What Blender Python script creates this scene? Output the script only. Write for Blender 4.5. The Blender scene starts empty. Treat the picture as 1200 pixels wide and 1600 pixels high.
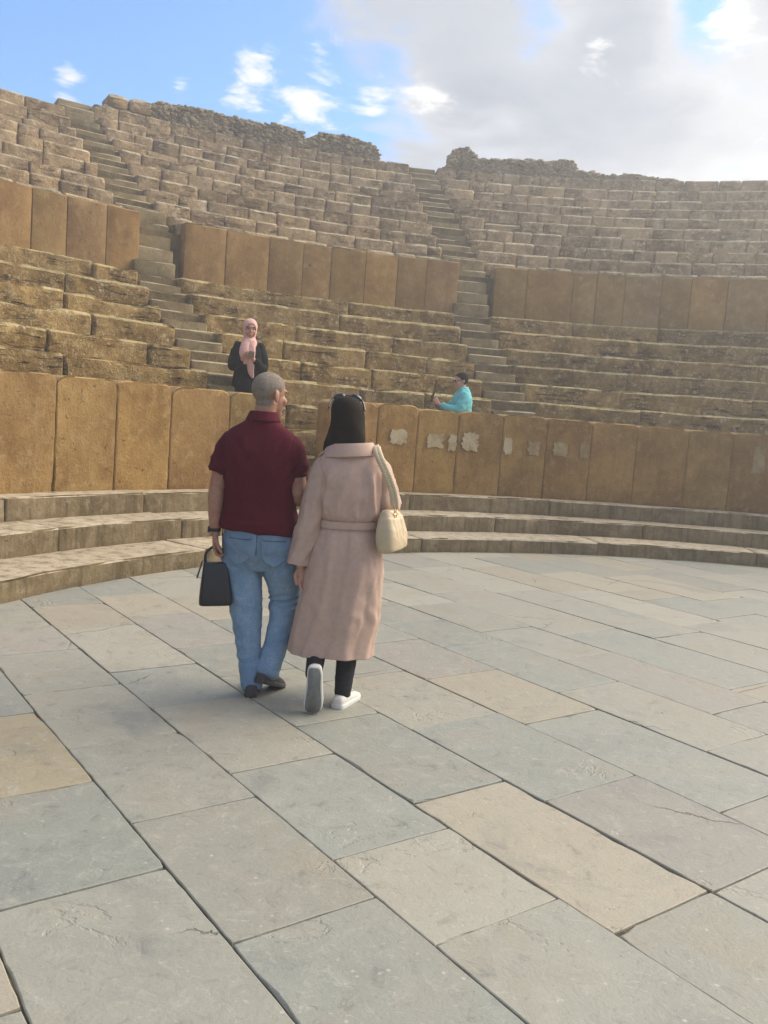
import bpy, math, random
from mathutils import Vector, Matrix, noise
R = math.radians
scene = bpy.context.scene

# ---------------------------------------------------------------- camera
def build_camera():
    tilt, roll = 0.103136, 0.074644            # looking slightly down, phone held a little askew
    ct, st = math.cos(tilt), math.sin(tilt)
    fw = Vector((0, ct, -st)); up = Vector((0, st, ct)); rt = Vector((1, 0, 0))
    c, s = math.cos(roll), math.sin(roll)
    r2 = rt * c + up * s
    u2 = up * c - rt * s
    cam = bpy.data.cameras.new('camera')
    cam.sensor_fit = 'VERTICAL'; cam.sensor_height = 32.0
    cam.lens = 32.0 * 1347.2 / 1600.0
    cam.clip_start = 0.05; cam.clip_end = 2000
    ob = bpy.data.objects.new('camera', cam)
    scene.collection.objects.link(ob)
    m = Matrix.Identity(4)
    for i in range(3):
        m[i][0] = r2[i]; m[i][1] = u2[i]; m[i][2] = -fw[i]
    m.translation = Vector((0, 0, 1.54))
    ob.matrix_world = m
    scene.camera = ob
build_camera()

# ---------------------------------------------------------------- node helper
class NT:
    def __init__(self, tree):
        self.t = tree; self.n = tree.nodes; self.l = tree.links
    def node(self, kind, **kw):
        nd = self.n.new(kind)
        for k, v in kw.items(): setattr(nd, k, v)
        return nd
    def put(self, sock, v):
        if isinstance(v, bpy.types.NodeSocket): self.l.new(v, sock)
        elif isinstance(v, (tuple, list)) and len(v) == 3 and sock.type == 'RGBA': sock.default_value = (*v, 1)
        else: sock.default_value = v
    def math(self, op, a, b=0.0, c=0.0, clamp=False):
        m = self.node('ShaderNodeMath', operation=op, use_clamp=clamp)
        self.put(m.inputs[0], a); self.put(m.inputs[1], b); self.put(m.inputs[2], c)
        return m.outputs[0]
    def vmath(self, op, a, b=(0, 0, 0)):
        m = self.node('ShaderNodeVectorMath', operation=op)
        self.put(m.inputs[0], a)
        if op == 'SCALE': self.put(m.inputs['Scale'], b)
        else: self.put(m.inputs[1], b)
        return m.outputs['Value'] if op == 'DOT_PRODUCT' else m.outputs[0]
    def mix(self, f, a, b, mode='MIX'):
        m = self.node('ShaderNodeMix', data_type='RGBA', blend_type=mode)
        self.put(m.inputs[0], f); self.put(m.inputs[6], a); self.put(m.inputs[7], b)
        return m.outputs[2]
    def noise(self, vec, scale, detail=4, rough=0.55, dist=0.0, dim='3D'):
        m = self.node('ShaderNodeTexNoise', noise_dimensions=dim)
        self.put(m.inputs['Vector'], vec); self.put(m.inputs['Scale'], scale)
        self.put(m.inputs['Detail'], detail); self.put(m.inputs['Roughness'], rough); self.put(m.inputs['Distortion'], dist)
        return m.outputs[0]
    def voronoi(self, vec, scale, feature='F1', rnd=1.0, out=0):
        m = self.node('ShaderNodeTexVoronoi', feature=feature)
        self.put(m.inputs['Vector'], vec); self.put(m.inputs['Scale'], scale); self.put(m.inputs['Randomness'], rnd)
        return m.outputs[out]
    def ramp(self, f, lo, hi, a=0.0, b=1.0, smooth=True):
        m = self.node('ShaderNodeMapRange', interpolation_type='SMOOTHSTEP' if smooth else 'LINEAR')
        self.put(m.inputs[0], f); self.put(m.inputs[1], lo); self.put(m.inputs[2], hi)
        self.put(m.inputs[3], a); self.put(m.inputs[4], b)
        return m.outputs[0]
    def scaled(self, vec, s):
        return self.vmath('MULTIPLY', vec, s)

# ---------------------------------------------------------------- sky and sun
SUN_AZ, SUN_EL = R(64), R(40)
SUN_DIR = Vector((math.sin(SUN_AZ) * math.cos(SUN_EL), math.cos(SUN_AZ) * math.cos(SUN_EL), math.sin(SUN_EL)))
def build_world():
    w = bpy.data.worlds.new('World'); scene.world = w; w.use_nodes = True
    N = NT(w.node_tree); N.n.clear()
    sky = N.node('ShaderNodeTexSky', sky_type='NISHITA')
    sky.sun_disc = False; sky.sun_elevation = SUN_EL; sky.sun_rotation = SUN_AZ
    sky.air_density = 1.0; sky.dust_density = 0.15; sky.ozone_density = 3.0; sky.altitude = 900
    blue = N.vmath('MULTIPLY', N.vmath('SCALE', sky.outputs[0], SKY_GAIN), (0.86, 1.0, 1.10))
    d = N.vmath('NORMALIZE', N.node('ShaderNodeTexCoord').outputs['Generated'])
    sep = N.node('ShaderNodeSeparateXYZ'); N.put(sep.inputs[0], d)
    zc = N.math('MAXIMUM', sep.outputs[2], 0.0)
    # cloud deck seen in perspective
    inv = N.math('DIVIDE', 1.0, N.math('ADD', zc, 0.22))
    p = N.vmath('MULTIPLY', N.vmath('SCALE', d, inv), (1, 1, 2.2))
    warp = N.noise(p, 1.6, 3)
    pw = N.vmath('ADD', p, N.vmath('SCALE', N.vmath('SUBTRACT', warp, (0.5, 0.5, 0.5)), 0.5))
    big = N.noise(pw, 1.5, 7, 0.56)
    fine = N.noise(pw, 6.0, 7, 0.6)
    def lump(v, sharp):
        v = Vector(v).normalized()
        k = N.math('SUBTRACT', N.vmath('DOT_PRODUCT', d, tuple(v)), 1.0)
        return N.math('EXPONENT', N.math('MULTIPLY', k, sharp))
    # weather: a clear break to the left, a thick bank to the right
    dens = N.math('ADD', N.math('MULTIPLY', N.math('SUBTRACT', big, 0.5), 1.5), N.math('MULTIPLY', N.math('SUBTRACT', fine, 0.5), 0.45))
    dens = N.math('ADD', dens, 0.16)
    for v, sharp, amp in CLOUD_LUMPS:
        dens = N.math('ADD', dens, N.math('MULTIPLY', lump(v, sharp), amp))
    cover = N.ramp(dens, -0.02, 0.30)
    thick = N.ramp(dens, 0.08, 0.62)
    # small bright tufts at the ragged edges
    tn = N.noise(pw, 7.0, 8, 0.66, 0.4)
    puff = None
    for v, sharp, amp in CLOUD_TUFTS:
        a = N.math('MULTIPLY', lump(v, sharp), amp)
        puff = a if puff is None else N.math('ADD', puff, a)
    puff = N.ramp(N.math('ADD', puff, N.math('MULTIPLY', N.math('SUBTRACT', tn, 0.5), 3.0)), 0.36, 0.95)
    glow = N.math('ADD', N.math('MULTIPLY', lump(tuple(SUN_DIR), 11.0), 0.9), N.math('MULTIPLY', lump((0.40, 0.885, 0.22), 60.0), 0.75))
    shade = N.mix(thick, (0.90, 0.92, 0.96), (0.52, 0.57, 0.67))
    shade = N.mix(N.ramp(N.noise(pw, 3.2, 6, 0.6), 0.35, 0.7), shade, (0.66, 0.70, 0.78))
    lit = N.vmath('SCALE', (1.0, 0.93, 0.78), N.math('MULTIPLY', glow, 0.40))
    cloud = N.vmath('ADD', shade, lit)
    col = N.mix(cover, blue, N.vmath('SCALE', cloud, CLOUD_GAIN))
    col = N.mix(N.math('MULTIPLY', puff, 0.92), col, N.vmath('SCALE', (1.0, 0.99, 0.96), CLOUD_GAIN * 1.30))
    # thin white veil low down
    veil = N.ramp(zc, 0.0, 0.33, 0.45, 0.0)
    col = N.mix(veil, col, N.vmath('SCALE', (0.80, 0.85, 0.93), CLOUD_GAIN))
    bg = N.node('ShaderNodeBackground'); N.put(bg.inputs[0], col); bg.inputs[1].default_value = 1.0
    out = N.node('ShaderNodeOutputWorld'); N.l.new(bg.outputs[0], out.inputs[0])
SKY_GAIN = 0.080
CLOUD_GAIN = 0.285
CLOUD_LUMPS = [((-0.32, 0.88, 0.37), 26, -0.66), ((-0.20, 0.92, 0.33), 90, -0.30), ((0.12, 0.92, 0.36), 18, 0.36),
               ((-0.39, 0.88, 0.27), 300, 0.42), ((0.119, 0.906, 0.407), 1500, -0.28), ((-0.02, 0.93, 0.36), 1200, -0.22), ((0.268, 0.869, 0.417), 900, -0.55)]
CLOUD_TUFTS = [((-0.168, 0.928, 0.334), 2500, 1.0), ((-0.105, 0.939, 0.326), 2200, 0.9), ((0.014, 0.938, 0.347), 1800, 0.75), ((-0.342, 0.887, 0.312), 6000, 0.8),
               ((-0.239, 0.916, 0.323), 9000, 0.75), ((0.176, 0.906, 0.384), 4000, 0.6), ((0.300, 0.866, 0.400), 1800, 0.8), ((-0.045, 0.94, 0.335), 6000, 0.7)]
build_world()

sun = bpy.data.lights.new('sun', 'SUN'); sun.energy = 2.1; sun.angle = R(58); sun.color = (1.0, 0.90, 0.74)
sun_ob = bpy.data.objects.new('sun', sun); scene.collection.objects.link(sun_ob)
sun_ob.rotation_euler = (-SUN_DIR).to_track_quat('-Z', 'Y').to_euler(); sun_ob.location = (12, 16, 22)

scene.view_settings.view_transform = 'Standard'; scene.view_settings.look = 'None'
scene.view_settings.exposure = 1.68; scene.view_settings.gamma = 1.0
scene.view_settings.use_curve_mapping = False

# ---------------------------------------------------------------- scene helpers
def link(ob, parent=None):
    scene.collection.objects.link(ob)
    if parent is not None: ob.parent = parent
    return ob
def wloc(ob):
    p = Vector((0, 0, 0))
    while ob is not None:
        p = p + ob.location; ob = ob.parent
    return p
def tag(ob, label=None, cat=None, group=None, kind=None):
    if label: ob['label'] = label
    if cat: ob['category'] = cat
    if group: ob['group'] = group
    if kind: ob['kind'] = kind
    return ob
def empty(name, loc, parent=None):
    e = bpy.data.objects.new(name, None); e.empty_display_size = 0.1
    link(e, parent); e.location = Vector(loc) - (wloc(parent) if parent else Vector((0, 0, 0)))
    return e
def mesh_object(name, verts, faces, mat, parent=None, smooth=True, color=None, origin=None, sharp=None):
    """world-space verts; the object's origin goes to the middle of its base"""
    vs = [Vector(v) for v in verts]
    if origin is None:
        lo = Vector([min(v[i] for v in vs) for i in range(3)]); hi = Vector([max(v[i] for v in vs) for i in range(3)])
        origin = Vector(((lo.x + hi.x) / 2, (lo.y + hi.y) / 2, lo.z))
    origin = Vector(origin)
    me = bpy.data.meshes.new(name)
    me.from_pydata([v - origin for v in vs], [], faces); me.update()
    if smooth: me.polygons.foreach_set('use_smooth', [True] * len(me.polygons))
    if sharp: me.set_sharp_from_angle(angle=R(sharp))
    me.materials.append(mat)
    ob = bpy.data.objects.new(name, me); link(ob, parent)
    ob.location = origin - (wloc(parent) if parent else Vector((0, 0, 0)))
    if color: ob.color = (*color, 1)
    return ob
# ---------------------------------------------------------------- materials
def new_mat(name):
    m = bpy.data.materials.new(name); m.use_nodes = True
    N = NT(m.node_tree); N.n.clear()
    b = N.node('ShaderNodeBsdfPrincipled'); o = N.node('ShaderNodeOutputMaterial')
    N.l.new(b.outputs[0], o.inputs[0])
    return m, N, b
def bumped(N, b, h, strength, dist):
    bp = N.node('ShaderNodeBump'); N.put(bp.inputs['Strength'], strength); N.put(bp.inputs['Distance'], dist)
    N.put(bp.inputs['Height'], h); N.l.new(bp.outputs[0], b.inputs['Normal'])
def stone_mat(name, base, dark, pale, lichen=0.0, streak=0.0, scale=1.0, bump=0.02, crust=0.5, rough=0.9, dust_toplight=0.0, bedding=0.0):
    m, N, b = new_mat(name)
    pos = N.node('ShaderNodeNewGeometry').outputs['Position']
    info = N.node('ShaderNodeObjectInfo')
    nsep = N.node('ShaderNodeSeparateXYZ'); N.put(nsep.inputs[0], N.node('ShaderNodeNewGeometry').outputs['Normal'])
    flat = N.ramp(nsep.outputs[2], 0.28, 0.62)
    cx = N.node('ShaderNodeCombineXYZ'); N.put(cx.inputs[0], N.math('MULTIPLY', info.outputs['Random'], 37.0)); N.put(cx.inputs[2], N.math('MULTIPLY', info.outputs['Random'], 11.0))
    p = N.vmath('ADD', pos, cx.outputs[0])
    n1 = N.noise(p, 1.7 * scale, 6, 0.6, 0.3)
    n2 = N.noise(p, 8.0 * scale, 6, 0.65)
    n3 = N.noise(p, 34.0 * scale, 5, 0.7)
    col = N.mix(N.ramp(n1, 0.36, 0.66), base, dark)
    col = N.mix(N.math('MULTIPLY', N.ramp(n2, 0.48, 0.72), crust), col, pale)
    col = N.mix(N.math('MULTIPLY', N.ramp(n2, 0.46, 0.30), 0.55), col, dark)
    col = N.mix(N.math('MULTIPLY', N.ramp(n3, 0.52, 0.75), 0.30), col, pale)
    col = N.mix(N.math('MULTIPLY', N.ramp(n3, 0.46, 0.28), 0.45), col, tuple(c * 0.45 for c in dark))
    if streak:
        sp = N.scaled(pos, (13.0, 13.0, 0.9)); sn = N.noise(sp, 1.0, 7, 0.68)
        col = N.mix(N.math('MULTIPLY', N.math('MULTIPLY', N.ramp(sn, 0.48, 0.64), streak), N.math('SUBTRACT', 1.0, flat)), col, tuple(c * 0.42 for c in dark))
    if dust_toplight:  # settled dust, plus sunlit brightness painted onto treads and chamfered top edges
        col = N.mix(N.math('MULTIPLY', N.math('MULTIPLY', flat, dust_toplight), N.ramp(n2, 0.25, 0.6)), col, tuple(min(0.6, c * 1.15 + 0.05) for c in pale))
    h = N.math('ADD', N.math('MULTIPLY', n2, 0.7), N.math('MULTIPLY', n3, 0.5))
    if bedding:
        nb = N.noise(N.scaled(p, (1.6, 1.6, 13.0)), 1.6, 6, 0.62, 0.6)
        dk = N.math('MULTIPLY', N.math('MULTIPLY', N.ramp(nb, 0.45, 0.33), bedding), N.ramp(n1, 0.40, 0.58))
        col = N.mix(dk, col, tuple(c * 0.40 for c in dark))
        h = N.math('SUBTRACT', h, N.math('MULTIPLY', dk, 1.1))
    if lichen:
        vd = N.voronoi(p, 9.0 * scale)
        spot = N.math('MULTIPLY', N.ramp(vd, 0.34, 0.20), N.ramp(N.noise(p, 3.2, 3), 0.50, 0.64))
        vd2 = N.voronoi(p, 24.0 * scale)
        spot2 = N.math('MULTIPLY', N.ramp(vd2, 0.36, 0.22), N.ramp(N.noise(p, 4.5, 3), 0.46, 0.60))
        sp = N.math('MULTIPLY', N.math('MAXIMUM', spot, spot2), lichen)
        col = N.mix(sp, col, (0.50, 0.43, 0.29))
    pv = N.math('MULTIPLY', N.ramp(N.noise(p, 22.0 * scale, 3, 0.6, 0.8), 0.36, 0.27), 0.6)
    col = N.mix(pv, col, tuple(c * 0.45 for c in dark)); h = N.math('SUBTRACT', h, N.math('MULTIPLY', pv, 0.6))
    tint = N.mix(1.0, col, info.outputs['Color'], 'MULTIPLY')
    N.put(b.inputs['Base Color'], tint)
    b.inputs['Roughness'].default_value = rough
    b.inputs['Specular IOR Level'].default_value = 0.25
    bumped(N, b, h, 0.9, bump)
    return m
M = {}
M['seat'] = stone_mat('seat_limestone', (0.371, 0.240, 0.090), (0.186, 0.111, 0.036), (0.541, 0.387, 0.178), lichen=0.9, scale=1.25, bump=0.07, crust=0.95, dust_toplight=0.7, bedding=0.9)
M['upper'] = stone_mat('upper_seat_limestone', (0.477, 0.333, 0.184), (0.258, 0.169, 0.085), (0.661, 0.498, 0.318), lichen=0.5, scale=1.1, bump=0.07, crust=0.95, dust_toplight=0.42, bedding=0.6)
M['slab'] = stone_mat('podium_limestone', (0.342, 0.212, 0.078), (0.228, 0.131, 0.046), (0.396, 0.272, 0.127), streak=0.16, scale=1.0, bump=0.024, crust=0.75, dust_toplight=0.4)
M['wall'] = stone_mat('retaining_limestone', (0.361, 0.220, 0.088), (0.253, 0.144, 0.054), (0.412, 0.288, 0.140), streak=0.08, scale=0.9, bump=0.018, crust=0.7, dust_toplight=0.4)
M['step'] = stone_mat('worn_step_stone', (0.238, 0.179, 0.100), (0.145, 0.105, 0.054), (0.370, 0.304, 0.209), streak=0.5, scale=1.0, bump=0.014, crust=0.5, dust_toplight=0.95)
M['stair'] = stone_mat('stair_stone', (0.304, 0.230, 0.122), (0.184, 0.133, 0.063), (0.405, 0.327, 0.198), scale=1.0, bump=0.018, crust=0.5, dust_toplight=0.6)
M['rubble'] = stone_mat('rubble_core', (0.387, 0.303, 0.188), (0.199, 0.152, 0.089), (0.522, 0.439, 0.314), scale=1.6, bump=0.05, crust=0.7)
M['core'] = stone_mat('mortar_core', (0.20, 0.145, 0.07), (0.10, 0.072, 0.035), (0.28, 0.21, 0.11), scale=1.5, bump=0.03, crust=0.5)
M['bed'] = stone_mat('joint_grit', (0.126, 0.102, 0.061), (0.054, 0.044, 0.028), (0.264, 0.216, 0.138), scale=3.0, bump=0.01, crust=0.5)
M['earth'] = stone_mat('dry_earth', (0.27, 0.22, 0.13), (0.17, 0.14, 0.07), (0.34, 0.29, 0.18), scale=0.5, bump=0.04, crust=0.5)
M['plaster'] = stone_mat('old_whitewash', (0.448, 0.366, 0.238), (0.303, 0.225, 0.119), (0.505, 0.436, 0.319), scale=2.2, bump=0.008, crust=0.6)
def paving_mat():
    m, N, b = new_mat('slate_paving')
    pos = N.node('ShaderNodeNewGeometry').outputs['Position']
    info = N.node('ShaderNodeObjectInfo')
    cx = N.node('ShaderNodeCombineXYZ'); N.put(cx.inputs[0], N.math('MULTIPLY', info.outputs['Random'], 53.0)); N.put(cx.inputs[1], N.math('MULTIPLY', info.outputs['Random'], 29.0))
    p = N.vmath('ADD', pos, cx.outputs[0])
    g0 = N.noise(pos, 0.55, 4, 0.6, 0.5)                    # broad soiling that runs across the joints
    n1 = N.noise(p, 1.6, 6, 0.62, 0.8)
    n2 = N.noise(p, 10.0, 7, 0.70, 0.6)
    n3 = N.noise(p, 70.0, 4, 0.7)
    n4 = N.noise(N.scaled(p, (1.0, 1.0, 1.0)), 26.0, 5, 0.7, 1.0)
    base = info.outputs['Color']
    col = N.mix(N.math('MULTIPLY', N.ramp(n1, 0.46, 0.74), 0.55), base, (0.272, 0.232, 0.172))
    col = N.mix(N.math('MULTIPLY', N.ramp(n1, 0.47, 0.27), 0.50), col, (0.165, 0.166, 0.155))
    col = N.mix(N.math('MULTIPLY', N.ramp(g0, 0.5, 0.72), 0.35), col, (0.29, 0.256, 0.20))
    col = N.mix(N.math('MULTIPLY', N.ramp(n2, 0.52, 0.74), 0.62), col, (0.35, 0.33, 0.28))
    col = N.mix(N.math('MULTIPLY', N.ramp(n2, 0.46, 0.26), 0.55), col, (0.115, 0.112, 0.100))
    col = N.mix(N.math('MULTIPLY', N.ramp(n4, 0.56, 0.72), 0.45), col, (0.37, 0.35, 0.30))
    col = N.mix(N.math('MULTIPLY', N.ramp(n4, 0.42, 0.28), 0.40), col, (0.12, 0.115, 0.10))
    sc = N.noise(N.scaled(p, (14, 46, 20)), 1.0, 3, 0.6, 2.0)
    col = N.mix(N.math('MULTIPLY', N.ramp(sc, 0.62, 0.74), 0.5), col, (0.42, 0.40, 0.35))
    vd = N.voronoi(p, 17.0)
    spot = N.math('MULTIPLY', N.ramp(vd, 0.14, 0.07), N.ramp(N.noise(p, 5.0, 2), 0.5, 0.6))
    col = N.mix(N.math('MULTIPLY', spot, 0.6), col, (0.44, 0.42, 0.37))
    # hairline cracks and flaked layers
    wv = N.vmath('ADD', N.scaled(p, (1, 1, 0)), N.vmath('SCALE', N.noise(p, 3.0, 5, 0.6), 0.35))
    ed = N.voronoi(wv, 0.7, 'DISTANCE_TO_EDGE')
    crack = N.math('MULTIPLY', N.ramp(ed, 0.0055, 0.001), N.ramp(N.noise(p, 0.9, 2), 0.57, 0.66))
    col = N.mix(N.math('MULTIPLY', crack, 0.6), col, (0.075, 0.062, 0.045))
    fl = N.ramp(N.noise(p, 2.2, 6, 0.66, 0.5), 0.62, 0.65)
    col = N.mix(N.math('MULTIPLY', fl, 0.30), col, (0.31, 0.275, 0.215))
    col = N.mix(N.math('MULTIPLY', N.ramp(n3, 0.58, 0.78), 0.4), col, (0.085, 0.08, 0.07))
    N.put(b.inputs['Base Color'], col)
    N.put(b.inputs['Roughness'], N.ramp(n2, 0.2, 0.8, 0.50, 0.78))
    b.inputs['Specular IOR Level'].default_value = 0.45
    h = N.math('ADD', N.math('ADD', N.math('MULTIPLY', n2, 0.8), N.math('MULTIPLY', n3, 0.3)), N.math('ADD', N.math('MULTIPLY', fl, -0.5), N.math('MULTIPLY', crack, -1.0)))
    bumped(N, b, h, 0.8, 0.007)
    return m
M['paving'] = paving_mat()
# ---------------------------------------------------------------- plan of the theatre
# rings are named by q, the distance in metres behind the face of the podium wall
C0, R0 = Vector((4.277, 4.088)), 8.79
C1, R1, QW = Vector((2.67, 5.55)), 11.3, 4.3
def ring(q):
    if q <= 0: return C0, R0 + q
    if q >= QW: return C1, R1 + q - QW
    t = q / QW
    return C0 + (C1 - C0) * t, R0 + (R1 - R0) * t
def P(q, th, z):
    c, r = ring(q)
    return Vector((c.x + r * math.cos(R(th)), c.y + r * math.sin(R(th)), z))
def arc_len(q, dth): return ring(q)[1] * R(dth)
# stairs: straight flights up the slope (axis start, axis direction)
STAIRS = {'a': (Vector((1.87, 13.37)), Vector((-0.155, 1.0)).normalized()),
          'b': (Vector((-2.10, 11.33)), Vector((-5.3, 8.53)).normalized())}
def stair_cut(s, q, off):
    """angle on ring q where the flight's edge (off metres right of its axis) crosses it, and the distance along the axis"""
    p, d = STAIRS[s]; nrm = Vector((d.y, -d.x)); p = p + nrm * off
    c, r = ring(q); e = p - c
    b = e.dot(d); t = -b + math.sqrt(max(b * b - e.dot(e) + r * r, 0))
    w = p + d * t - c
    return math.degrees(math.atan2(w.y, w.x)), t
rng = random.Random(7)
def nz(x, y, z=0.0): return noise.noise(Vector((x, y, z)))

def lattice(nx, ny, nz_):
    """surface of a box lattice: integer vertices and outward quads"""
    idx, vs, fs = {}, [], []
    def vid(i, j, k):
        key = (i, j, k)
        if key not in idx: idx[key] = len(vs); vs.append(key)
        return idx[key]
    for i in range(nx):
        for k in range(nz_):
            fs.append((vid(i, 0, k), vid(i + 1, 0, k), vid(i + 1, 0, k + 1), vid(i, 0, k + 1)))
            fs.append((vid(i, ny, k), vid(i, ny, k + 1), vid(i + 1, ny, k + 1), vid(i + 1, ny, k)))
        for j in range(ny):
            fs.append((vid(i, j, nz_), vid(i + 1, j, nz_), vid(i + 1, j + 1, nz_), vid(i, j + 1, nz_)))
            fs.append((vid(i, j, 0), vid(i, j + 1, 0), vid(i + 1, j + 1, 0), vid(i + 1, j, 0)))
    for j in range(ny):
        for k in range(nz_):
            fs.append((vid(0, j, k), vid(0, j, k + 1), vid(0, j + 1, k + 1), vid(0, j + 1, k)))
            fs.append((vid(nx, j, k), vid(nx, j + 1, k), vid(nx, j + 1, k + 1), vid(nx, j, k + 1)))
    return vs, fs
def ticks(n, ch):
    """0..1 stops with an extra stop close to each end for the worn arris"""
    if n < 3: return [i / n for i in range(n + 1)]
    return [0.0, ch] + [ch + (1 - 2 * ch) * i / (n - 2) for i in range(1, n - 2)] + [1 - ch, 1.0]
def stone(name, parent, fmap, size, mat, seed, arris=0.012, wear=0.02, lump=0.008, res=0.11, color=None, corner=0.0, notch=0.0):
    """one dressed stone.  fmap(u, v, w) -> world point, u along, v back, w up, all in metres"""
    L, D, Hh = size
    nx = max(4, min(26, int(L / res) + 2)); ny = 3; nk = max(4, min(16, int(Hh / (res * 0.75)) + 2))
    tx = ticks(nx, min(0.3, arris * 2.0 / L)); ty = ticks(ny, min(0.3, arris * 2.0 / D)); tz = ticks(nk, min(0.3, arris * 2.0 / Hh))
    if corner:
        ex = [c / L for c in (0.03, 0.06, 0.10, 0.15)]; tx = sorted(set([round(t, 5) for t in tx + ex + [1 - e for e in ex]])); nx = len(tx) - 1
    lat, fs = lattice(nx, ny, nk)
    vs = []
    sx = seed * 13.37
    for (i, j, k) in lat:
        u, v, w = tx[i] * L, ty[j] * D, tz[k] * Hh
        ends = (i in (0, nx)) + (j in (0, ny)) + (k in (0, nk))
        du = 1 if i == 0 else (-1 if i == nx else 0); dv = 1 if j == 0 else (-1 if j == ny else 0); dw = 1 if k == 0 else (-1 if k == nk else 0)
        if ends >= 2:
            a = arris * (0.30 + 0.2 * ends)
            u += du * a; v += dv * a; w += dw * a
        # knocked and weathered top arris
        if k == nk and j == 0:
            e = max(0.0, nz(u * 2.3 + sx, seed * 3.1, 1.7) + 0.15) * wear * 2.2 + max(0.0, nz(u * 7 + sx, 5.1, seed)) * wear
            w -= e; v += e * 0.9
        elif (k == nk and j == 1) or (k == nk - 1 and j == 0):
            e = max(0.0, nz(u * 2.3 + sx, seed * 3.1, 1.7) + 0.05) * wear * 1.0
            w -= e * (0.8 if k == nk else 0.4); v += e * (0.8 if j == 0 else 0.3)
        if corner and k >= nk - 4:
            du_ = min(u, L - u); dz_ = Hh - w
            side = 1 if u < L / 2 else 2
            c = corner * (0.55 + 0.9 * abs(nz(seed * 7.7, side * 3.3, 0.2)))
            if du_ < c:
                w -= max(0.0, (c - math.sqrt(max(c * c - (c - du_) ** 2, 0)))) * 0.75 * (1 if k >= nk - 1 else 0.6 if k == nk - 2 else 0.3)
        if notch:
            w += 0
        # undulating faces
        n = nz(u * 3.1 + sx, w * 3.4 + v * 2.0, seed * 1.9) * lump + nz(u * 9 + sx, w * 9 + v * 7, seed) * lump * 0.6
        if j == 0: v += n + max(0.0, nz(u * 2.1 + sx, w * 5.0, seed * 2.3) - 0.22) * wear * 2.0
        if k == nk: w += n * 0.6
        if i == 0: u += abs(n) * 0.6
        if i == nx: u -= abs(n) * 0.6
        vs.append(fmap(u, v, w))
    return mesh_object(name, vs, fs, mat, parent, color=color, sharp=33)
def shade_of(s, lo=0.8, hi=1.15, warm=0.06):
    r = random.Random(s); k = r.uniform(lo, hi); t = r.uniform(-warm, warm)
    return (k * (1 + t * 0.5), k, k * (1 - t))
seedno = [1]
def nxt():
    seedno[0] += 1; return seedno[0]

def ring_stone(name, parent, q0, q1, tha, thb, z0, z1, mat, gap=0.008, **kw):
    """a stone lying along ring q0: from angle tha (left, larger) to thb"""
    L = arc_len(q0, tha - thb) - gap; D = q1 - q0; Hh = z1 - z0
    s = nxt()
    g = math.degrees(gap / 2 / ring(q0)[1])
    def fmap(u, v, w):
        return P(q0 + v, tha - g - (tha - thb - 2 * g) * u / L, z0 + w)
    return stone(name, parent, fmap, (L, D, Hh), mat, s, **kw)

def split_arc(tha, thb, q, lo, hi, rnd):
    """joint angles along an arc, stones lo..hi metres long"""
    out = [tha]; t = tha; r = ring(q)[1]
    while True:
        step = math.degrees(rnd.uniform(lo, hi) / r)
        if t - step - math.degrees(lo * 0.6 / r) < thb: break
        t -= step; out.append(t)
    out.append(thb)
    return out

# ---------------------------------------------------------------- ground and orchestra paving
def sheet(name, pts, z, mat, kind='structure'):
    return tag(mesh_object(name, [(x, y, z) for x, y in pts], [tuple(range(len(pts)))], mat, smooth=False), kind=kind)
sheet('ground', [(-150, -150), (150, -150), (150, 150), (-150, 150)], -0.30, M['earth'])
pavement = sheet('pavement', [(C0.x + 9.3 * math.cos(R(a)), C0.y + 9.3 * math.sin(R(a))) for a in range(0, 360, 4)], -0.010, M['bed'])
ANG = R(-53.62)
PU = Vector((math.cos(ANG), math.sin(ANG))); PW = Vector((-math.sin(ANG), math.cos(ANG)))
ROWS = [-1.72, -1.1, -0.55, 0.0, 0.55, 1.12, 1.64, 2.18, 2.70, 3.31, 3.91, 4.49, 5.06, 5.75, 6.40, 7.0, 7.68, 8.40, 9.0, 9.65, 10.3, 11.0]
JOINTS = {0.55: [-4.28, -3.37, -2.6, -1.55], 1.12: [-5.95, -5.32, -4.55, -3.75, -2.95, -2.11, -1.25], 1.64: [-6.5, -5.8, -4.76, -4.1, -3.2, -2.38, -1.81, -0.9],
          2.18: [-6.73, -6.02, -5.1, -4.45, -3.57, -2.61, -1.58, -0.8], 2.70: [-6.55, -5.73, -4.9, -4.15, -3.3, -2.37, -1.57, -0.7], 3.31: [-6.3, -5.45, -4.75, -3.94, -3.1, -1.94, -1.0],
          3.91: [-6.9, -5.9, -5.2, -4.5, -3.42, -2.4, -1.3], 4.49: [-6.6, -5.67, -4.75, -3.95, -2.75, -1.7], 5.06: [-7.1, -6.03, -4.45, -3.0, -1.9], 5.75: [-7.25, -5.9, -4.1, -2.9],
          6.40: [-7.1, -5.7, -4.3, -3.1], 7.0: [-7.6, -6.57, -5.57, -5.16, -4.37, -3.2], 7.68: [-7.3, -6.2, -4.94, -3.7], 8.40: [-7.4, -6.44, -5.2, -4.1]}
GREY, COOL, BEIGE, SAND, LIGHT = (0.258, 0.251, 0.205), (0.240, 0.243, 0.206), (0.304, 0.270, 0.202), (0.318, 0.268, 0.176), (0.298, 0.282, 0.228)
MAUVE = (0.266, 0.247, 0.208)
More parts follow.
